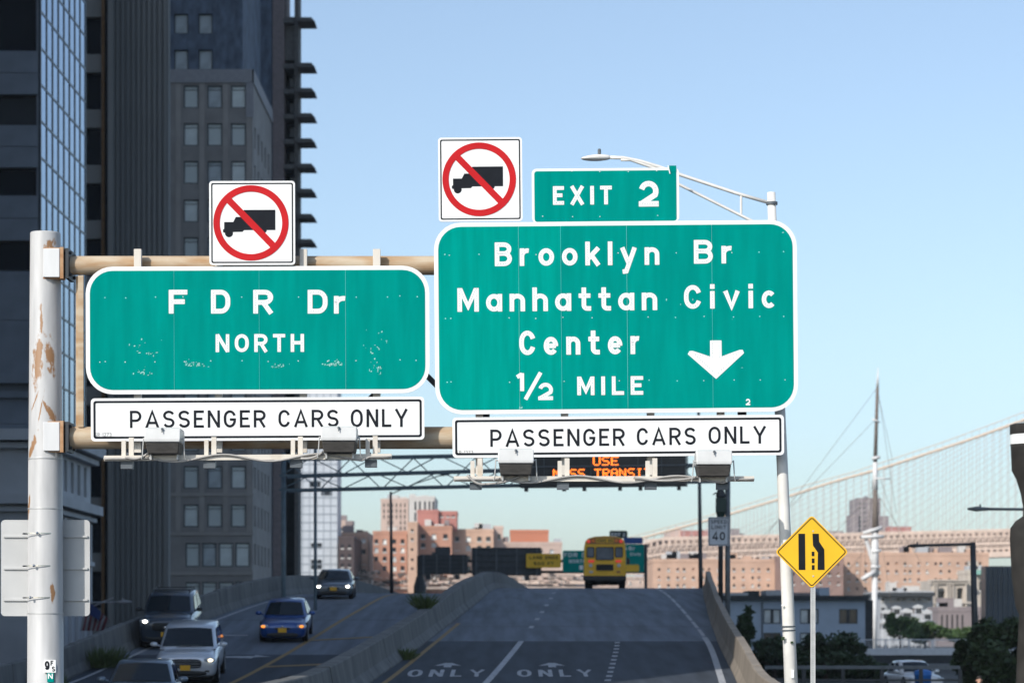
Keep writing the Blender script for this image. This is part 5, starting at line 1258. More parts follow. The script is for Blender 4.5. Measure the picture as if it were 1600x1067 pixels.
far_block('market_hall', 'white market hall with a dark window row by the ship mast', 1376, 1458, 930, 430, 'roof_white', (934, 949), [1380 + 8*i for i in range(10)], 6, 4, 20, panes=('pane_dark', 'pane_pale3'), group=None)
m = MB(); D_ = 428; m.box((X(1374, D_), D_ - 1, Z(931, D_)), (X(1459, D_), D_ + 20, Z(925, D_))); seen(m.build('hall_roof', 'roof_dark'), '', 'dark flat roof of the white market hall', 'roof')
far_block('low_shed', 'grey slatted shed in front of the sandstone pavilion', 1466, 1538, 955, 400, 'grey_far', (960,), [1472 + 8*i for i in range(8)], 3, 25, 10, group=None)
# dark glass block with fins at the right
Dg = 300.0; simple('fin_blue', (.07, .1, .14), rough=.5, var=.2); simple('block_glass', (.025, .045, .07), rough=.2, var=.3, scale=.2)
tg = block('finned_glass_block', 'dark glass block with pale vertical fins at the right edge', 'building', X(1540, Dg), X(1660, Dg), Dg, Dg + 3, GZ, Z(884, Dg), 'block_glass', nested=False)
ox, oy, oz = tg.location
for i in range(15):
    m = MB(); xx = .3 + i * .62; m.box((xx, -.3, 0), (xx + .05, -.004, Z(885, Dg) - oz)); m.build('fin', 'fin_blue', tg)
# blue grey building on the right
Dh = 200.0; zh = lambda py: Z(py, Dh); xh = lambda px: X(px, Dh, 960)
ops = [(xh(a), xh(b), zh(d), zh(c)) for a, b in ((1193, 1220), (1250, 1279), (1311, 1340)) for c, d in ((951, 974), (988, 1012))] + [(xh(1160), xh(1172), zh(1012), zh(988))]
th = block('stucco_building', 'blue grey stucco building with paired dark windows behind the diamond sign', 'building', xh(1128), xh(1352), Dh, Dh + 14, GZ, zh(937), 'blue_stucco', ops=ops, depth=.2, panes=('pane_pale3', 'pane_dark'), style='double', frame='dark_steel')
ox, oy, oz = th.location
m = MB(); m.box((-.4, -.5, zh(937) - oz), (xh(1356) - ox, 14.4, zh(930) - oz)); m.build('eaves', 'roof_dark', th)
m = MB(); m.box((xh(1352) + .003 - ox, -.02, 0), (xh(1364) - ox, 13, zh(937) - oz - .01)); m.build('side_pier', 'roof_dark', th)
for a, b, c, mt in ((1130, 1172, 925, 'roof_white'), (1172, 1190, 922, 'roof_dark'), (1200, 1236, 921, 'roof_white'), (1284, 1300, 917, 'blue_stucco'), (1240, 1280, 925, 'grey_far')):
    m = MB(); m.box((xh(a) - ox, 1.5, zh(929.9) - oz), (xh(b) - ox, 6, zh(c) - oz)); m.build('roof_unit', mt, th)
m = MB(); m.tube([(xh(1191) - ox, -.1, 0), (xh(1191) - ox, -.1, zh(940) - oz)], .06, 8); m.build('downpipe', 'grey_steel', th)

# ================================================================== SUSPENSION BRIDGE
def br(px, py):            # bridge plane runs away to the left
    d = (P(px, py, 100) - cam.location) / 100.0
    k = .95; y = (640 + k * 140) / (1 + k * d.x); return cam.location + d * y
tb = thing('suspension_bridge', 'tan suspension bridge with lattice deck, thick main cable and thin suspenders', 'bridge', br(1200, 870)); o0 = Vector(tb.location)
bl = lambda px, py: br(px, py) - o0
lo = curve([(0, 0), (1, 0)])
def lin(pts):
    def f(x):
        for (a, b), (c, d) in zip(pts, pts[1:]):
            if x <= c: return b + (d - b) * (x - a) / (c - a)
        return pts[-1][1]
    return f
low = lin([(780, 912), (850, 905), (1040, 884), (1230, 875), (1550, 866), (1820, 858)]); topy = lin([(780, 897), (850, 887), (1000, 850), (1040, 840), (1300, 834), (1550, 828), (1820, 820)])
back = Vector((-6, 18, 0))
for f_, r_, nm in ((low, 1.5, 'lower_chord'), (lambda x: low(x) - 9, .5, 'deck_rail'), (lambda x: low(x) * .55 + topy(x) * .45, .6, 'middle_chord'), (topy, .5, 'top_chord'), (lambda x: low(x) * .25 + topy(x) * .75, .35, 'upper_rail')):
    for dv in (Vector((0, 0, 0)), back):
        m = MB(); pts = [780, 850, 940, 1000, 1040, 1120, 1230, 1300, 1400, 1550, 1640, 1820]
        for a, b in zip(pts, pts[1:]): m.bar(bl(a, f_(a)) + dv, bl(b, f_(b)) + dv, r_ * .8, r_)
        m.build(nm, 'bridge_tan', tb)
m = MB(); dk = [780, 850, 1040, 1230, 1550, 1640, 1820]
for a, b in zip(dk, dk[1:]):
    p, q = bl(a, low(a) - 3), bl(b, low(b) - 3); m.quad(p, q, q + back, p + back)
m.build('deck', 'bridge_tan', tb)
m = MB(); simple('bridge_inner', (.2, .15, .125), rough=.9, var=.5, scale=.25, detail=10)
for a, b in zip(dk, dk[1:]):
    m.quad(bl(a, low(a)) + back * .4, bl(b, low(b)) + back * .4, bl(b, topy(b) + 3) + back * .4, bl(a, topy(a) + 3) + back * .4)
m.build('inner_fence', 'bridge_inner', tb)
m = MB(); px = 780.0; k = 0
while px < 1812:
    st = 9.5; a, b = px, px + st
    for dv in (Vector((0, 0, 0)), back):
        m.bar(bl(a, low(a)) + dv, bl(a, topy(a)) + dv, .3, .3)
        m.bar(bl(a, low(a)) + dv, bl(b, topy(b)) + dv, .25, .25); m.bar(bl(a, topy(a)) + dv, bl(b, low(b)) + dv, .25, .25)
        m.bar(bl(a, low(a) - 14) + dv, bl(b, topy(b) + 12) + dv, .2, .2)
    px += st
o = m.build('lattice', 'bridge_tan', tb); o['kind'] = 'stuff'
cab = lin([(985, 846), (1003, 840), (1130, 806), (1230, 776), (1300, 753), (1380, 731), (1450, 708), (1520, 685), (1600, 656), (1640, 641), (1820, 572)])
pts = list(range(985, 1821, 18))
for dv in (Vector((0, 0, 0)), back):
    m = MB(); m.tube([bl(p, cab(p)) + dv for p in pts], .36 if dv.length < 1 else .12, 8); m.build('main_cable', 'bridge_cable', tb, smooth=True)
simple('wire_pale', (.5, .45, .42), rough=.8)
m = MB(); s1 = MB(); s2 = MB()
for i, px in enumerate(range(1010, 1820, 12)):
    m.ball(bl(px, cab(px)), (.55, .55, .5), 6, 4)
    s1.tube([bl(px, cab(px)), bl(px, topy(px))], .075, 4, False); s1.tube([bl(px, cab(px)) + back, bl(px, topy(px)) + back], .06, 4, False)
for k in range(22):
    xa_ = 1130 + 22 * k; xe_ = 1800; ya_ = topy(xa_)
    ye_ = ya_ + (480 - ya_) * (xe_ - xa_) / (1900 - xa_)
    while ye_ < cab(xe_) and xe_ > xa_ + 30: xe_ -= 15; ye_ = ya_ + (480 - ya_) * (xe_ - xa_) / (1900 - xa_)
    s2.tube([bl(xa_, ya_), bl(xe_, ye_)], .06, 4, False)
m.build('cable_bands', 'bridge_cable', tb); tb.children[-1]['kind'] = 'stuff'
o = s1.build('suspenders', 'wire_pale', tb); o['kind'] = 'stuff'; o = s2.build('stay_cables', 'wire_pale', tb); o['kind'] = 'stuff'
for px, py, nm in ((1078, 866, 'white car crossing the bridge deck nearer the poles'), (1211, 869, 'white van on the bridge deck beside the street light pole')):
    p = br(px, py) + Vector((-2, 6, 0)); t = thing('car', nm, 'car', p)
    m = MB(); m.prism([(-2.2, 0), (2.2, 0), (2.3, .8), (1.2, 1.0), (.6, 1.7), (-1.6, 1.7), (-2.3, .9)], -.9, .9); bevel(m.build('body', 'paint_white', t), .12, 2)
    m = MB(); m.prism([(-1.5, 1.05), (.9, 1.05), (.5, 1.55), (-1.4, 1.55)], -.93, -.905); m.build('side_window', 'glass_car', t)
    for x in (-1.4, 1.4):
        m = MB(); m.lathe([(.34, -.1), (.34, .1)], n=14, axis='y', c=(x, -.85, .12)); m.build('wheel', 'rubber', t)
# ================================================================== FAR OVERHEAD SIGNS beyond the crest
yF = 215.0; SF = pxm(yF, 880)
fg = thing('sign_gantry', 'far dark sign gantry beyond the crest seen past the school bus', 'gantry', (X(656, yF, 900), yF, GZ)); ox, oy, oz = fg.location
fx = lambda px: X(px, yF, 880); fz = lambda py: Z(py, yF)
for px in (656, 1009):
    m = MB(); m.tube([(fx(px) - ox, 0, 0), (fx(px) - ox, 0, fz(850 if px > 900 else 868) - oz)], .26 if px < 900 else .14, 12); m.build('column', 'dark_steel', fg)
for py in (876, 893):
    m = MB(); m.bar((fx(656) - ox, .3, fz(py) - oz), (fx(1009) - ox, .3, fz(py) - oz), .25, .25); m.build('beam', 'dark_steel', fg)
m = MB(); m.lathe([(.6, 0), (.55, fz(915) - oz), (.3, fz(900) - oz)], n=12, c=(0, 0, 0)); m.build('footing', 'dark_steel', fg)
def far_sign(name, label, px0, px1, py0, py1, m_, dy, texts=(), tm='sign_white', cat='road sign', ribs=False):
    c = Vector((fx((px0 + px1) / 2), yF + dy, fz((py0 + py1) / 2))); t = thing(name, label, cat, c)
    hw, hh = (px1 - px0) / 2 / SF, (py1 - py0) / 2 / SF
    m = MB(); m.prism(rrect(-hw, hw, -hh, hh, min(.15, hh * .4)), 0, .06); m.build('plate', m_, t)
    for s_, a, b, c_, d in texts:
        m = MB(); q, w_ = word_strokes(s_, (a - (px0 + px1) / 2) / SF, (b - (px0 + px1) / 2) / SF, ((py0 + py1) / 2 - c_) / SF, ((py0 + py1) / 2 - d) / SF, .2); stroke_mesh(m, q, w_, -.01, .003); m.build('lettering', tm, t)
    if ribs:
        for k in range(5):
            z = -hh + .15 + (2*hh - .3) * k / 4; m = MB(); m.box((-hw + .1, -.1, z - .05), (hw - .1, -.003, z + .05)); m.build('stiffener', 'dark_steel', t)
        for k in range(4):
            x = -hw + .4 + (2*hw - .8) * k / 3; m = MB(); m.box((x - .06, -.2, -hh), (x + .06, -.105, hh)); m.build('hanger', 'grey_steel', t)
        for k in (-.6, .6):
            m = MB(); m.box((hw*k - .25, -.6, -hh - .45), (hw*k + .15, -.2, -hh - .02)); m.build('light_box', 'dark_steel', t)
    return t
simple('sign_back', (.055, .06, .068), rough=.6, var=.2)
far_sign('road_sign', 'dark back of the left far overhead sign by the light pole', 655, 731, 866, 897, 'sign_back', -.2, ribs=True)
far_sign('road_sign', 'small dark back of an exit tab above the left far sign', 680, 704, 854, 866, 'sign_back', -.2)
far_sign('road_sign', 'wide dark back of the far overhead sign behind the median barrier', 737, 846, 855, 899, 'sign_back', -.2, ribs=True)
far_sign('warning_sign', 'yellow far overhead sign left of the school bus', 822, 876, 865, 887, 'sign_yellow', -.9, (('LANE ENDS', 827, 872, 873.5, 868.5), ('500 FT', 834, 865, 883, 878)), 'sign_black')
far_sign('guide_sign', 'far green FDR Dr sign left of the school bus', 879, 924, 860, 894, 'sign_green', -.5, (('FDR Dr', 881, 921, 870, 863.5), ('NORTH', 889, 915, 879.5, 874)))
far_sign('guide_sign', 'far green Brooklyn Br sign right of the school bus', 952, 1006, 850, 894, 'sign_green', -.5, (('Br', 982, 992, 859.5, 854), ('Brooklyn', 956, 979, 859.5, 854), ('Civic', 984, 1001, 868, 863)))
far_sign('guide_sign', 'far blue strip above the green sign right of the bus', 978, 1004, 840, 849.5, 'far_blue' if 'far_blue' in M else 'sign_black', -.5) if False else None
M['far_blue'] = mat('far_blue', (.01, .06, .25), rough=.5)
far_sign('guide_sign', 'blue strip above the far green sign right of the bus', 974, 1004, 839.5, 849.5, 'far_blue', -.5)
far_sign('exit_tab', 'far green exit tab above the bus roof', 952, 980, 829, 841, 'dark_green', -.45, (('EXIT 2', 955, 976, 838, 832.5),))
far_sign('warning_sign', 'small yellow panel on the far green sign right of the bus', 977, 998, 882, 893, 'sign_yellow', -.7)
m = MB(); far_sign('arrow_plate', 'white diagonal arrow on the far green FDR Dr sign', 905, 911, 883, 890, 'sign_white', -.55, cat='arrow')

# ================================================================== LAMP POSTS
def cobra(name, label, base, top, arm, mt, r0, r1, headlen=.7, head_up=0, group=None, arm_r=.05):
    t = thing(name, label, 'street lamp', base, group=group); b = Vector(base); top = Vector(top) - b; arm = [Vector(a) - b for a in arm]
    m = MB(); m.tube([(0, 0, 0), top], [r0, r1], 12); m.build('pole', mt, t, smooth=True)
    m = MB(); m.tube(arm, arm_r, 8); m.build('arm', mt, t, smooth=True)
    e = arm[-1]; d = (arm[-1] - arm[-2]).normalized()
    m = MB(); m.tube([e - d*.1, e + d*.1, e + d*headlen*.5, e + d*headlen], [arm_r*1.2, headlen*.11, headlen*.15, headlen*.06], 10); o = m.build('lamp_head', mt, t, smooth=True)
    m = MB(); m.lathe([(.04, 0), (.04, .1)], n=8, c=e + d*headlen*.3 + Vector((0, 0, headlen*.12))); m.build('photocell', mt, t)
    return t
D_ = 104
cobra('street_lamp', 'slim black street lamp with squared arm at the lower right', (X(1526, D_, 960), D_, GZ), P(1520, 847, D_), [P(1520, 850, D_), P(1470, 851, D_), P(1440, 852, D_)], 'dark_steel', .16, .12, .62, arm_r=.06)
m = MB(); c_ = P(1528, 1010, D_ - .2); t = thing('small_sign', 'small dark red sign on the black street lamp', 'sign', c_); m.box((-.2, 0, -.14), (.2, .03, .14)); M['dull_red'] = mat('dull_red', (.3, .04, .06), rough=.5); m.build('plate', 'dull_red', t)
m = MB(); m.box((-.15, -.005, -.03), (.15, -.001, .03)); m.build('white_band', 'sign_dull', t)
D_ = 100
cobra('street_lamp', 'dark lamp head reaching in from the right edge against the sky', (X(1640, D_, 900), D_, GZ), P(1640, 780, D_), [P(1640, 797, D_), P(1600, 795.5, D_), P(1540, 795, D_)], 'grey_steel', .13, .09, .75, arm_r=.06)
D_ = 150
cobra('street_lamp', 'thin dark light pole in front of the brick blocks', (X(612, D_, 900), D_, zL(D_)), P(610.5, 768, D_), [P(610, 772, D_), P(650, 755, D_), P(690, 742, D_)], 'dark_steel', .12, .07, .9, arm_r=.035)
D_ = 140
cobra('street_lamp', 'thin dark light pole rising beside the right barrier below the message board', (X(1095, D_, 900), D_, zR(D_)), P(1091, 600, D_), [P(1091, 602, D_), P(1060, 596, D_), P(1030, 596, D_)], 'grey_steel', .13, .07, .9, arm_r=.05)
D_ = 104
cobra('street_lamp', 'pale lamp reaching out near the flag on the left', (X(60, D_, 940), D_, GZ), P(60, 936, D_), [P(60, 941, D_), P(140, 941, D_), P(186, 940, D_)], 'trim_light', .09, .07, .55, arm_r=.03)
# flag
D_ = 106; fl_ = thing('flag', 'striped flag hanging on the classical stone wing', 'flag', P(146, 985, D_)); c_ = Vector(fl_.location)
M['flag_red'] = mat('flag_red', (.14, .03, .04), rough=.8); M['flag_white'] = mat('flag_white', (.22, .22, .23), rough=.8); M['flag_blue'] = mat('flag_blue', (.02, .04, .14), rough=.8)
for i in range(11):
    m = MB(); vs = []; n = 10
    for k in range(n + 1):
        t_ = k / n; x = -.35 + .1 * i + .12 * t_ ; yv = .09 * math.sin(i * 1.1 + t_ * 3)
        z = 1.35 - 1.35 * t_ - .08 * i * (1 - t_) ; vs += [(x - .35 * t_, yv, z), (x + .1 - .35 * t_, .09 * math.sin((i + 1) * 1.1 + t_ * 3), z - .08 * (1 - t_))]
    m.add(vs, [(2*k, 2*k+1, 2*k+3, 2*k+2) for k in range(n)]); m.build('stripe', 'flag_red' if i % 2 else 'flag_white', fl_)
m = MB(); m.add([(-.35, -.1, 1.4), (.35, -.12, .85), (.28, -.12, .45), (-.45, -.1, .9)], [(3, 2, 1, 0)]); m.build('canton', 'flag_blue', fl_)
m = MB(); m.tube([(-1.0, .5, .7), (.9, -.2, 1.45)], .035, 8); m.build('flag_pole', 'trim_light', fl_)

# weathered housing at the right edge
D_ = 25.0; S_ = pxm(D_, 800); hb = thing('lamp_standard', 'dark weathered ornamental post with a white band at the right edge', 'post', (P(1606, 800, D_).x, D_, GZ)); zz = lambda py: Z(py, D_) - GZ
simple('weathered', (.022, .02, .018), rough=.9, var=.35, scale=6, bump=.3)
m = MB(); m.lathe([(.12, 0), (.12, zz(1060)), (.09, zz(960)), (.13, zz(945)), (.165, zz(900)), (.185, zz(840)), (.18, zz(825)), (.13, zz(814)), (.05, zz(806)), (.05, zz(790)), (.075, zz(770)), (.12, zz(748)), (.165, zz(735)), (.175, zz(700)), (.18, zz(694.2))], n=20); m.build('shaft', 'weathered', hb, smooth=True)
m = MB(); m.lathe([(.182, zz(694)), (.182, zz(679))], n=20); m.build('white_band', 'sign_white', hb)
m = MB(); m.lathe([(.185, zz(678.8)), (.185, zz(664)), (.15, zz(662))], n=20); m.build('cap', 'weathered', hb)

# ================================================================== SHIP MAST
DM = 360.0; mz = lambda py: Z(py, DM)
sm = thing('ship_mast', 'tall white and brown sailing ship mast with rigging', 'mast', (X(1368, DM, 1000), DM, GZ)); ox, oy, oz = sm.location
mxp = lambda px, py, dy=0: Vector((P(px, py, DM).x - ox, dy, mz(py) - oz))
for a, b, mt, r0, r1 in (((1365, 1030), (1367, 900), 'mast_white', .45, .42), ((1367, 900), (1367, 832), 'mast_white', .62, .5), ((1368, 832), (1367.5, 765), 'mast_wood', .5, .36), ((1367.5, 765), (1367.5, 722), 'mast_white', .42, .36), ((1367.5, 722), (1371, 605), 'mast_wood', .3, .22), ((1371, 605), (1372, 574), 'mast_white', .22, .05)):
    m = MB(); m.tube([mxp(*a), mxp(*b)], [r0, r1], 12); m.build('mast_section', mt, sm, smooth=True)
for (a, b, r) in (((1348, 833), (1377, 824), .28), ((1345, 839), (1380, 838), .26), ((1346, 905), (1366, 893), .34), ((1362, 862), (1376, 860), .2), ((1360, 885), (1374, 886), .2), ((1362, 717), (1374, 714), .25), ((1362, 655), (1374, 660), .12), ((1367, 748), (1390, 748), .12)):
    m = MB(); m.tube([mxp(*a, -.5), mxp(*b, -.5)], r, 8); m.build('yard', 'mast_white', sm, smooth=True)
m = MB(); m.tube([mxp(1353, 842), mxp(1366, 885)], .3, 8); m.build('brace', 'mast_white', sm)
rg = MB()
for a, b in (((1371, 605), (1180, 860)), ((1368, 655), (1160, 870)), ((1371, 605), (1400, 800)), ((1371, 610), (1395, 720)), ((1368, 765), (1260, 880)), ((1367, 840), (1290, 935)), ((1367, 765), (1440, 880)), ((1367, 722), (1410, 850)), ((1346, 838), (1340, 990)), ((1352, 838), (1352, 990)), ((1376, 838), (1400, 990)), ((1366, 720), (1356, 835)), ((1366, 770), (1350, 835))):
    rg.tube([mxp(*a), mxp(*b)], .028, 4, False)
o = rg.build('rigging', 'mast_wood', sm); o['kind'] = 'stuff'

# ================================================================== VEGETATION
def leaf_mesh(mb, c, rad, n, size, clumps=14, flat=1.0):
    cs = []
    for i in range(clumps):
        while True:
            v = Vector((random.uniform(-1, 1), random.uniform(-1, 1), random.uniform(-1, 1)))
            if v.length < 1: break
        cs.append((Vector((v.x * rad[0], v.y * rad[1], v.z * rad[2])), random.uniform(.22, .45)))
    for i in range(n):
        cc, cr = random.choice(cs); v = Vector((random.gauss(0, 1), random.gauss(0, 1), random.gauss(0, 1))).normalized() * random.uniform(.4, 1) * cr
        p = Vector(c) + cc + Vector((v.x * rad[0], v.y * rad[1], v.z * rad[2]))
        a = Vector((random.gauss(0, 1), random.gauss(0, 1), random.gauss(0, .6))).normalized(); b = a.cross(Vector((random.gauss(0, 1), random.gauss(0, 1), random.gauss(0, 1)))).normalized()
        s_ = size * random.uniform(.6, 1.3)
        mb.add([p - a*s_, p + b*s_*.45, p + a*s_, p - b*s_*.45], [(0, 1, 2, 3)])
def tree(name, label, px, D, top, hw, leaf='leaf_dark', n=2600, size=.16, bot=None, group=None, clumps=16, ground=GZ):
    x = X(px, D, 1030); zt = Z(top, D) - ground; w_ = hw / pxm(D, 1000); zb = (Z(bot, D) - ground) if bot else zt * .3
    t = thing(name, label, 'tree', (x, D, ground), group=group)
    m = MB(); tr = max(.06, w_ * .05); fork = max(zb * .9, zt * .25); m.tube([(0, 0, 0), (.05, 0, fork * .6), (0, .05, fork)], [tr * 1.3, tr, tr * .9], 9)
    for k in range(6):
        a = k * 1.05 + random.random(); e = Vector((math.cos(a) * w_ * .6, math.sin(a) * w_ * .6, fork + (zt - fork) * random.uniform(.35, .8)))
        m.tube([(0, .05, fork * .95), e * .5 + Vector((0, 0, fork * .35)), e], [tr * .6, tr * .4, tr * .12], 6)
    m.build('trunk', 'bark', t, smooth=True)
    m = MB(); leaf_mesh(m, (0, 0, (zt + zb) / 2), (w_ * .85, w_ * .8, (zt - zb) / 2 * .85), n, size, clumps); m.build('crown', leaf, t)
    return t
G1 = 'dark trees below the blue grey building'
tree('tree', 'dark tree left of the street light pole under the stucco windows', 1210, 150, 998, 62, clumps=26, n=6500, size=.2, bot=1075)
tree('tree', 'dark rounded tree right of the diamond sign post', 1290, 140, 990, 74, clumps=30, n=9000, size=.2, bot=1075)
tree('tree', 'low dark tree by the white footbridge rail', 1384, 138, 1038, 58, clumps=26, n=6000, size=.18, bot=1078)
tree('tree', 'small dark conifer peeking over the right barrier', 1164, 118, 946, 15, n=900, size=.2, bot=1020, ground=GZ)
tree('tree', 'big dark leafy tree in the lower right corner', 1582, 100, 960, 76, clumps=30, n=11000, size=.17, bot=1080)
tree('tree', 'dark leafy tree around the black street lamp base', 1524, 101, 992, 40, clumps=24, n=5500, size=.15, bot=1080)
tree('tree', 'pale green bushy tree on the terrace left of the pavilion', 1406, 330, 952, 26, 'leaf', clumps=22, n=3200, size=.3, bot=1000)
tree('tree', 'green rounded shrub tree in front of the grey shed', 1445, 325, 970, 40, 'leaf', clumps=24, n=4000, size=.28, bot=1005)
tree('tree', 'sunny green shrub left of the black street lamp', 1500, 322, 975, 30, 'leaf', clumps=20, n=2600, size=.26, bot=1005)
def weeds(label, x, y, z, h, n=70, spread=.25):
    t = thing('weed', label, 'plant', (x, y, z), group='weeds in the barrier joints'); m = MB()
    for i in range(n * 2):
        a = random.random() * 6.28; r_ = random.random() * spread; p = Vector((r_*math.cos(a), r_*math.sin(a), 0)); hh = h * random.uniform(.4, 1); d = Vector((math.cos(a), math.sin(a), 0)) * random.uniform(.1, .7) * h
        q = p + d + Vector((0, 0, hh)); sd_ = Vector((-math.sin(a), math.cos(a), 0)) * .011
        m.add([p - sd_, p + sd_, (p + q)/2 + sd_*1.6 + Vector((0, 0, .05)), q, (p + q)/2 - sd_*1.6 + Vector((0, 0, .05))], [(0, 1, 2, 3, 4)])
    m.build('foliage', 'leaf_weed', t)
weeds('tuft of weeds on top of the median barrier', xMed(90.5) - .1, 90.5, zR(90.5) + .85, .75, 90, .3)
weeds('dark weed at the foot of the median barrier by the yellow line', xMed(78) + .55, 78, zR(78) - .02, .45, 80, .3)
weeds('bushy weeds along the parapet behind the post', xLw(80) + .2, 80, zL(80), .8, 160, .7)
weeds('low weeds at the parapet left of the nearest car', xLw(73) + .2, 73, zL(73), .6, 120, .6)

# ================================================================== STREET LEVEL ON THE RIGHT
# white footbridge
Df_ = 172.0; tfb = thing('footbridge', 'white railed footbridge crossing below the ship mast', 'footbridge', (X(1345, Df_, 1010), Df_, GZ)); ox, oy, oz = tfb.location
fz_ = lambda py: Z(py, Df_) - oz; xl, xr_ = 0, X(1640, Df_, 1010) - ox
m = MB(); m.box((xl, 0, fz_(1023)), (xr_, 2.5, fz_(1013))); m.build('deck_edge', 'rail_white', tfb)
m = MB(); m.box((xl, .1, fz_(1036)), (xr_, 2.4, fz_(1023.3))); m.build('girder', 'roof_dark', tfb)
m = MB(); m.bar((xl, .05, fz_(999)), (xr_, .05, fz_(999)), .06, .08); m.build('handrail', 'rail_white', tfb)
for k in range(4):
    m = MB(); m.bar((xl, .05, fz_(1002.5 + 2.6*k)), (xr_, .05, fz_(1002.5 + 2.6*k)), .02, .025); m.build('rail_wire', 'rail_white', tfb)
for k in range(9):
    xx = .1 + k * 1.67; m = MB(); m.box((xx - .05, 0, fz_(1013)), (xx + .05, .08, fz_(998))); m.build('rail_post', 'rail_white', tfb)
for xx in (1.5, 8.5, 13.5):
    m = MB(); m.lathe([(.35, 0), (.35, fz_(1037))], n=14, c=(xx, 1.3, 0)); m.build('column', 'roof_dark', tfb)
# dark railing on the street
Dr = 92.0; tr_ = thing('railing', 'dark steel railing along the street at the lower right', 'railing', (X(1195, Dr, 1050), Dr, GZ)); ox, oy, oz = tr_.location
xe = X(1500, Dr, 1050) - ox; rz = lambda py: Z(py, Dr) - oz
m = MB(); m.bar((0, 0, rz(1042)), (xe, 0, rz(1042)), .12, .13); m.build('top_rail', 'grey_steel', tr_)
m = MB(); m.bar((0, 0, rz(1062)), (xe, 0, rz(1062)), .08, .08); m.build('lower_rail', 'dark_steel', tr_)
for k in range(6):
    xx = xe * k / 5 ; m = MB(); m.box((xx - .07, -.05, 0), (xx + .07, .05, rz(1045))); m.build('post', 'dark_steel', tr_)
car('white car parked behind the dark railing at the lower right', 'paint_white', 1425, 118, lambda y: GZ, L=4.6, W=1.8, H=1.5, kind='parked', yaw=.15, lights='lens', grille='slim')
M['barrel_blue'] = mat('barrel_blue', (.02, .14, .45), rough=.5)
D_ = 88; t = thing('litter_bin', 'bright blue bin behind the dark railing', 'bin', (X(1442, 95, 1060), 95, GZ)); m = MB(); m.lathe([(.28, 0), (.33, 1.2), (.35, 1.22), (.35, 1.3)], n=16); m.build('barrel', 'barrel_blue', t, smooth=True); m = MB(); m.lathe([(.36, 1.3), (.33, 1.4), (.15, 1.46)], n=16); m.build('lid', 'barrel_blue', t)

# ================================================================== PERSON at the lower edge
Dq = 68.0; hx = X(1530, Dq, 1060); htop = Z(1056, Dq)
pr_ = thing('person', 'person with short dark hair walking at the bottom edge, only the head showing', 'person', (hx, Dq, htop - 1.74))
M['skin'] = mat('skin', (.55, .32, .23), rough=.55, var=.06); M['hair'] = mat('hair', (.02, .014, .01), rough=.6, var=.3); M['shirt'] = mat('shirt', (.08, .1, .14), rough=.9); M['trousers'] = mat('trousers', (.04, .045, .06), rough=.9); M['shoe'] = mat('shoe', (.03, .03, .03), rough=.6)
J = {'pelvis': (0, 0, .95, .15, .11), 'waist': (0, 0, 1.1, .13, .1), 'chest': (0, 0, 1.3, .16, .11), 'neckb': (0, 0, 1.46, .075, .07), 'neck': (0, 0, 1.52, .052, .052), 'headl': (0, -.01, 1.585, .062, .075), 'head': (0, 0, 1.65, .074, .09), 'headt': (0, .005, 1.7, .058, .07)}
E = [('pelvis', 'waist'), ('waist', 'chest'), ('chest', 'neckb'), ('neckb', 'neck'), ('neck', 'headl'), ('headl', 'head'), ('head', 'headt')]
for s_, sx in (('l', -1), ('r', 1)):
    st = .1 * sx
    J.update({s_ + 'sh': (sx * .19, 0, 1.42, .06, .06), s_ + 'el': (sx * .25, .03, 1.14, .042, .042), s_ + 'wr': (sx * .25, -.08 * 1, .9, .028, .024), s_ + 'ha': (sx * .245, -.11, .82, .036, .02),
              s_ + 'f1': (sx * .235, -.14, .76, .009, .009), s_ + 'f2': (sx * .245, -.135, .745, .0095, .0095), s_ + 'f3': (sx * .255, -.125, .75, .009, .009), s_ + 'f4': (sx * .262, -.11, .762, .008, .008), s_ + 'th': (sx * .215, -.14, .82, .0095, .0095),
              s_ + 'hip': (sx * .09, 0, .88, .1, .1), s_ + 'kn': (sx * .1, -.05 + st, .48, .06, .06), s_ + 'an': (sx * .1, st * 1.4, .09, .038, .04), s_ + 'to': (sx * .11, -.16 + st * 1.4, .03, .04, .025)})
    E += [('chest', s_ + 'sh'), (s_ + 'sh', s_ + 'el'), (s_ + 'el', s_ + 'wr'), (s_ + 'wr', s_ + 'ha')] + [(s_ + 'ha', s_ + q) for q in ('f1', 'f2', 'f3', 'f4', 'th')] + [('pelvis', s_ + 'hip'), (s_ + 'hip', s_ + 'kn'), (s_ + 'kn', s_ + 'an'), (s_ + 'an', s_ + 'to')]
ks = list(J); me = bpy.data.meshes.new('body'); me.from_pydata([J[k][:3] for k in ks], [(ks.index(a), ks.index(b)) for a, b in E], [])
bo = bpy.data.objects.new('body', me); col.objects.link(bo); bo.parent = pr_
md = bo.modifiers.new('skin', 'SKIN'); md.use_smooth_shade = True
for i, k in enumerate(ks): me.skin_vertices[0].data[i].radius = J[k][3:5]; me.skin_vertices[0].data[i].use_root = (k == 'pelvis')
subdiv(bo, 1); me.materials.append(M['skin'])
m = MB(); m.lathe([(.17, .92), (.175, 1.1), (.19, 1.3), (.2, 1.4), (.13, 1.47), (.085, 1.49)], n=18, cap=False); m.v = [(x, y * .72, z) for x, y, z in m.v]; m.build('shirt', 'shirt', pr_, smooth=True)
m = MB()
for s_ in 'lr':
    h_, k_, a_ = J[s_ + 'hip'], J[s_ + 'kn'], J[s_ + 'an']; m.tube([(h_[0], h_[1], .97), h_[:3], k_[:3], a_[:3]], [.11, .115, .078, .06], 12)
m.build('trousers', 'trousers', pr_, smooth=True)
m = MB()
for s_ in 'lr':
    h_, k_ = J[s_ + 'sh'], J[s_ + 'el']; m.tube([h_[:3], k_[:3], ((k_[0] + J[s_ + 'wr'][0]) / 2, -.02, 1.04)], [.075, .056, .05], 10)
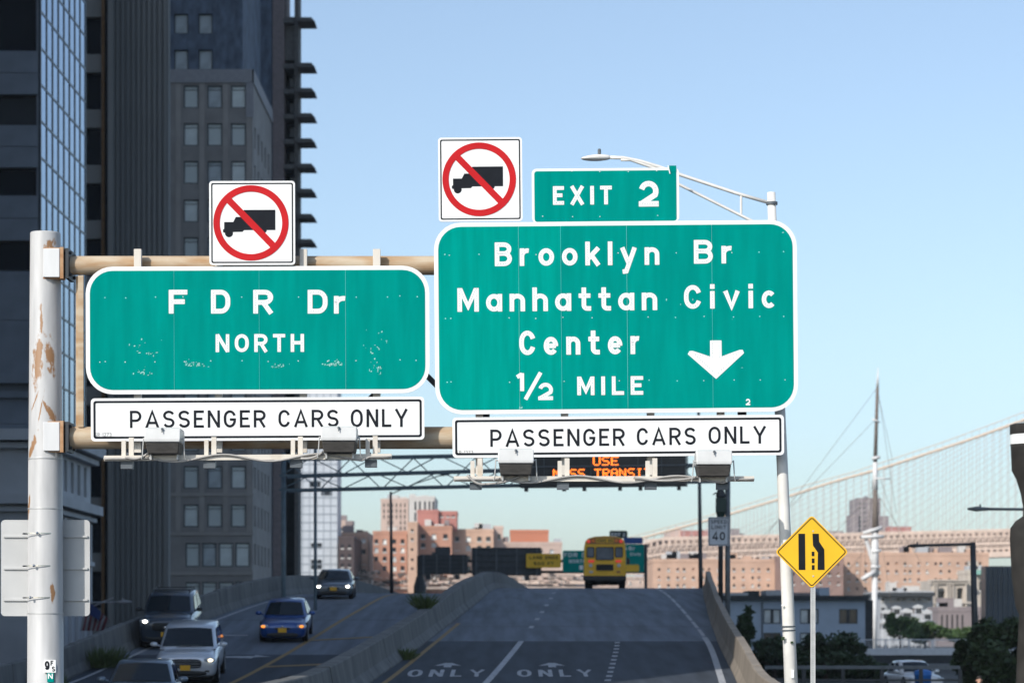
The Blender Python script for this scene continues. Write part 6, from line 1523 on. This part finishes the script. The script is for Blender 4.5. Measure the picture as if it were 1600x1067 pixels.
m.build('sleeves', 'shirt', pr_, smooth=True)
m = MB(); m.ball((0, .012, 1.675), (.086, .1, .085), 16, 10); m.v = [(x, max(y, -.075), max(z, 1.64 + (.035 if y < 0 else -.03))) for x, y, z in m.v]; m.build('hair', 'hair', pr_, smooth=True)
m = MB()
for sx in (-1, 1): m.ball((sx * .03, -.083, 1.645), (.011, .006, .007), 8, 6)
m.build('eyes', 'hair', pr_)
m = MB(); m.ball((0, -.093, 1.615), (.012, .016, .022), 8, 6); m.build('nose', 'skin', pr_, smooth=True)
m = MB(); m.ball((0, -.083, 1.575), (.022, .006, .006), 8, 6); m.build('mouth', 'dull_red', pr_)
m = MB()
for sx in (-1, 1): m.ball((sx * .078, .005, 1.625), (.012, .022, .032), 8, 6)
m.build('ears', 'skin', pr_, smooth=True)

# ================================================================== AIR
simple_haze = bpy.data.materials.new('haze'); simple_haze.use_nodes = True
n_ = simple_haze.node_tree; n_.nodes.clear(); vo = n_.nodes.new('ShaderNodeVolumePrincipled'); ou = n_.nodes.new('ShaderNodeOutputMaterial')
vo.inputs['Color'].default_value = (.8, .9, 1, 1); vo.inputs['Density'].default_value = HAZE; vo.inputs['Anisotropy'].default_value = .0
n_.links.new(vo.outputs[0], ou.inputs['Volume']); M['haze'] = simple_haze
m = MB(); m.box((-500, -40, GZ - 1), (900, 1400, 128)); seen(m.build('haze', 'haze'), '', kind='stuff')

# market stalls, boats and awnings along the waterfront below the bridge
Dk = 380.0; simple('awning_white', (.5, .5, .5), rough=.7, var=.1); STALL = ('first of the upper row, next to the ship mast', 'second of the upper row from the ship mast', 'widest in the middle of the upper row', 'highest one, left of the pavilion', 'in front of the pavilion arch', 'lowest one beside the ship mast', 'lower row, second from the ship mast', 'lower row, below the pavilion')
for i, (px, py, w_, h_) in enumerate(((1384, 952, 14, 6), (1400, 946, 12, 5), (1416, 950, 16, 7), (1434, 944, 12, 6), (1448, 951, 13, 8), (1382, 968, 12, 6), (1396, 972, 15, 7), (1452, 968, 14, 6))):
    p = P(px, py + h_, Dk - i * .7); hw = w_ / 2 / pxm(Dk); hh = h_ / pxm(Dk)
    t = thing('market_stall', 'white awning stall on the waterfront, ' + STALL[i], 'stall', (p.x, p.y, GZ), group='market stalls by the waterfront'); zz = p.z - GZ
    m = MB(); m.prism([(-hw, zz), (hw, zz), (hw * 1.1, zz + hh * .55), (0, zz + hh), (-hw * 1.1, zz + hh * .55)], -1, 1); m.build('awning', 'awning_white', t)
    m = MB(); m.box((-hw * .95, -.8, zz - .8), (hw * .95, .8, zz - .02)); m.build('counter', 'pane_dark', t)
    for sx in (-1, 1):
        m = MB(); m.box((sx * hw * .9 - .06, -.95, 0), (sx * hw * .9 + .06, -.83, zz)); m.build('post', 'rail_white', t)
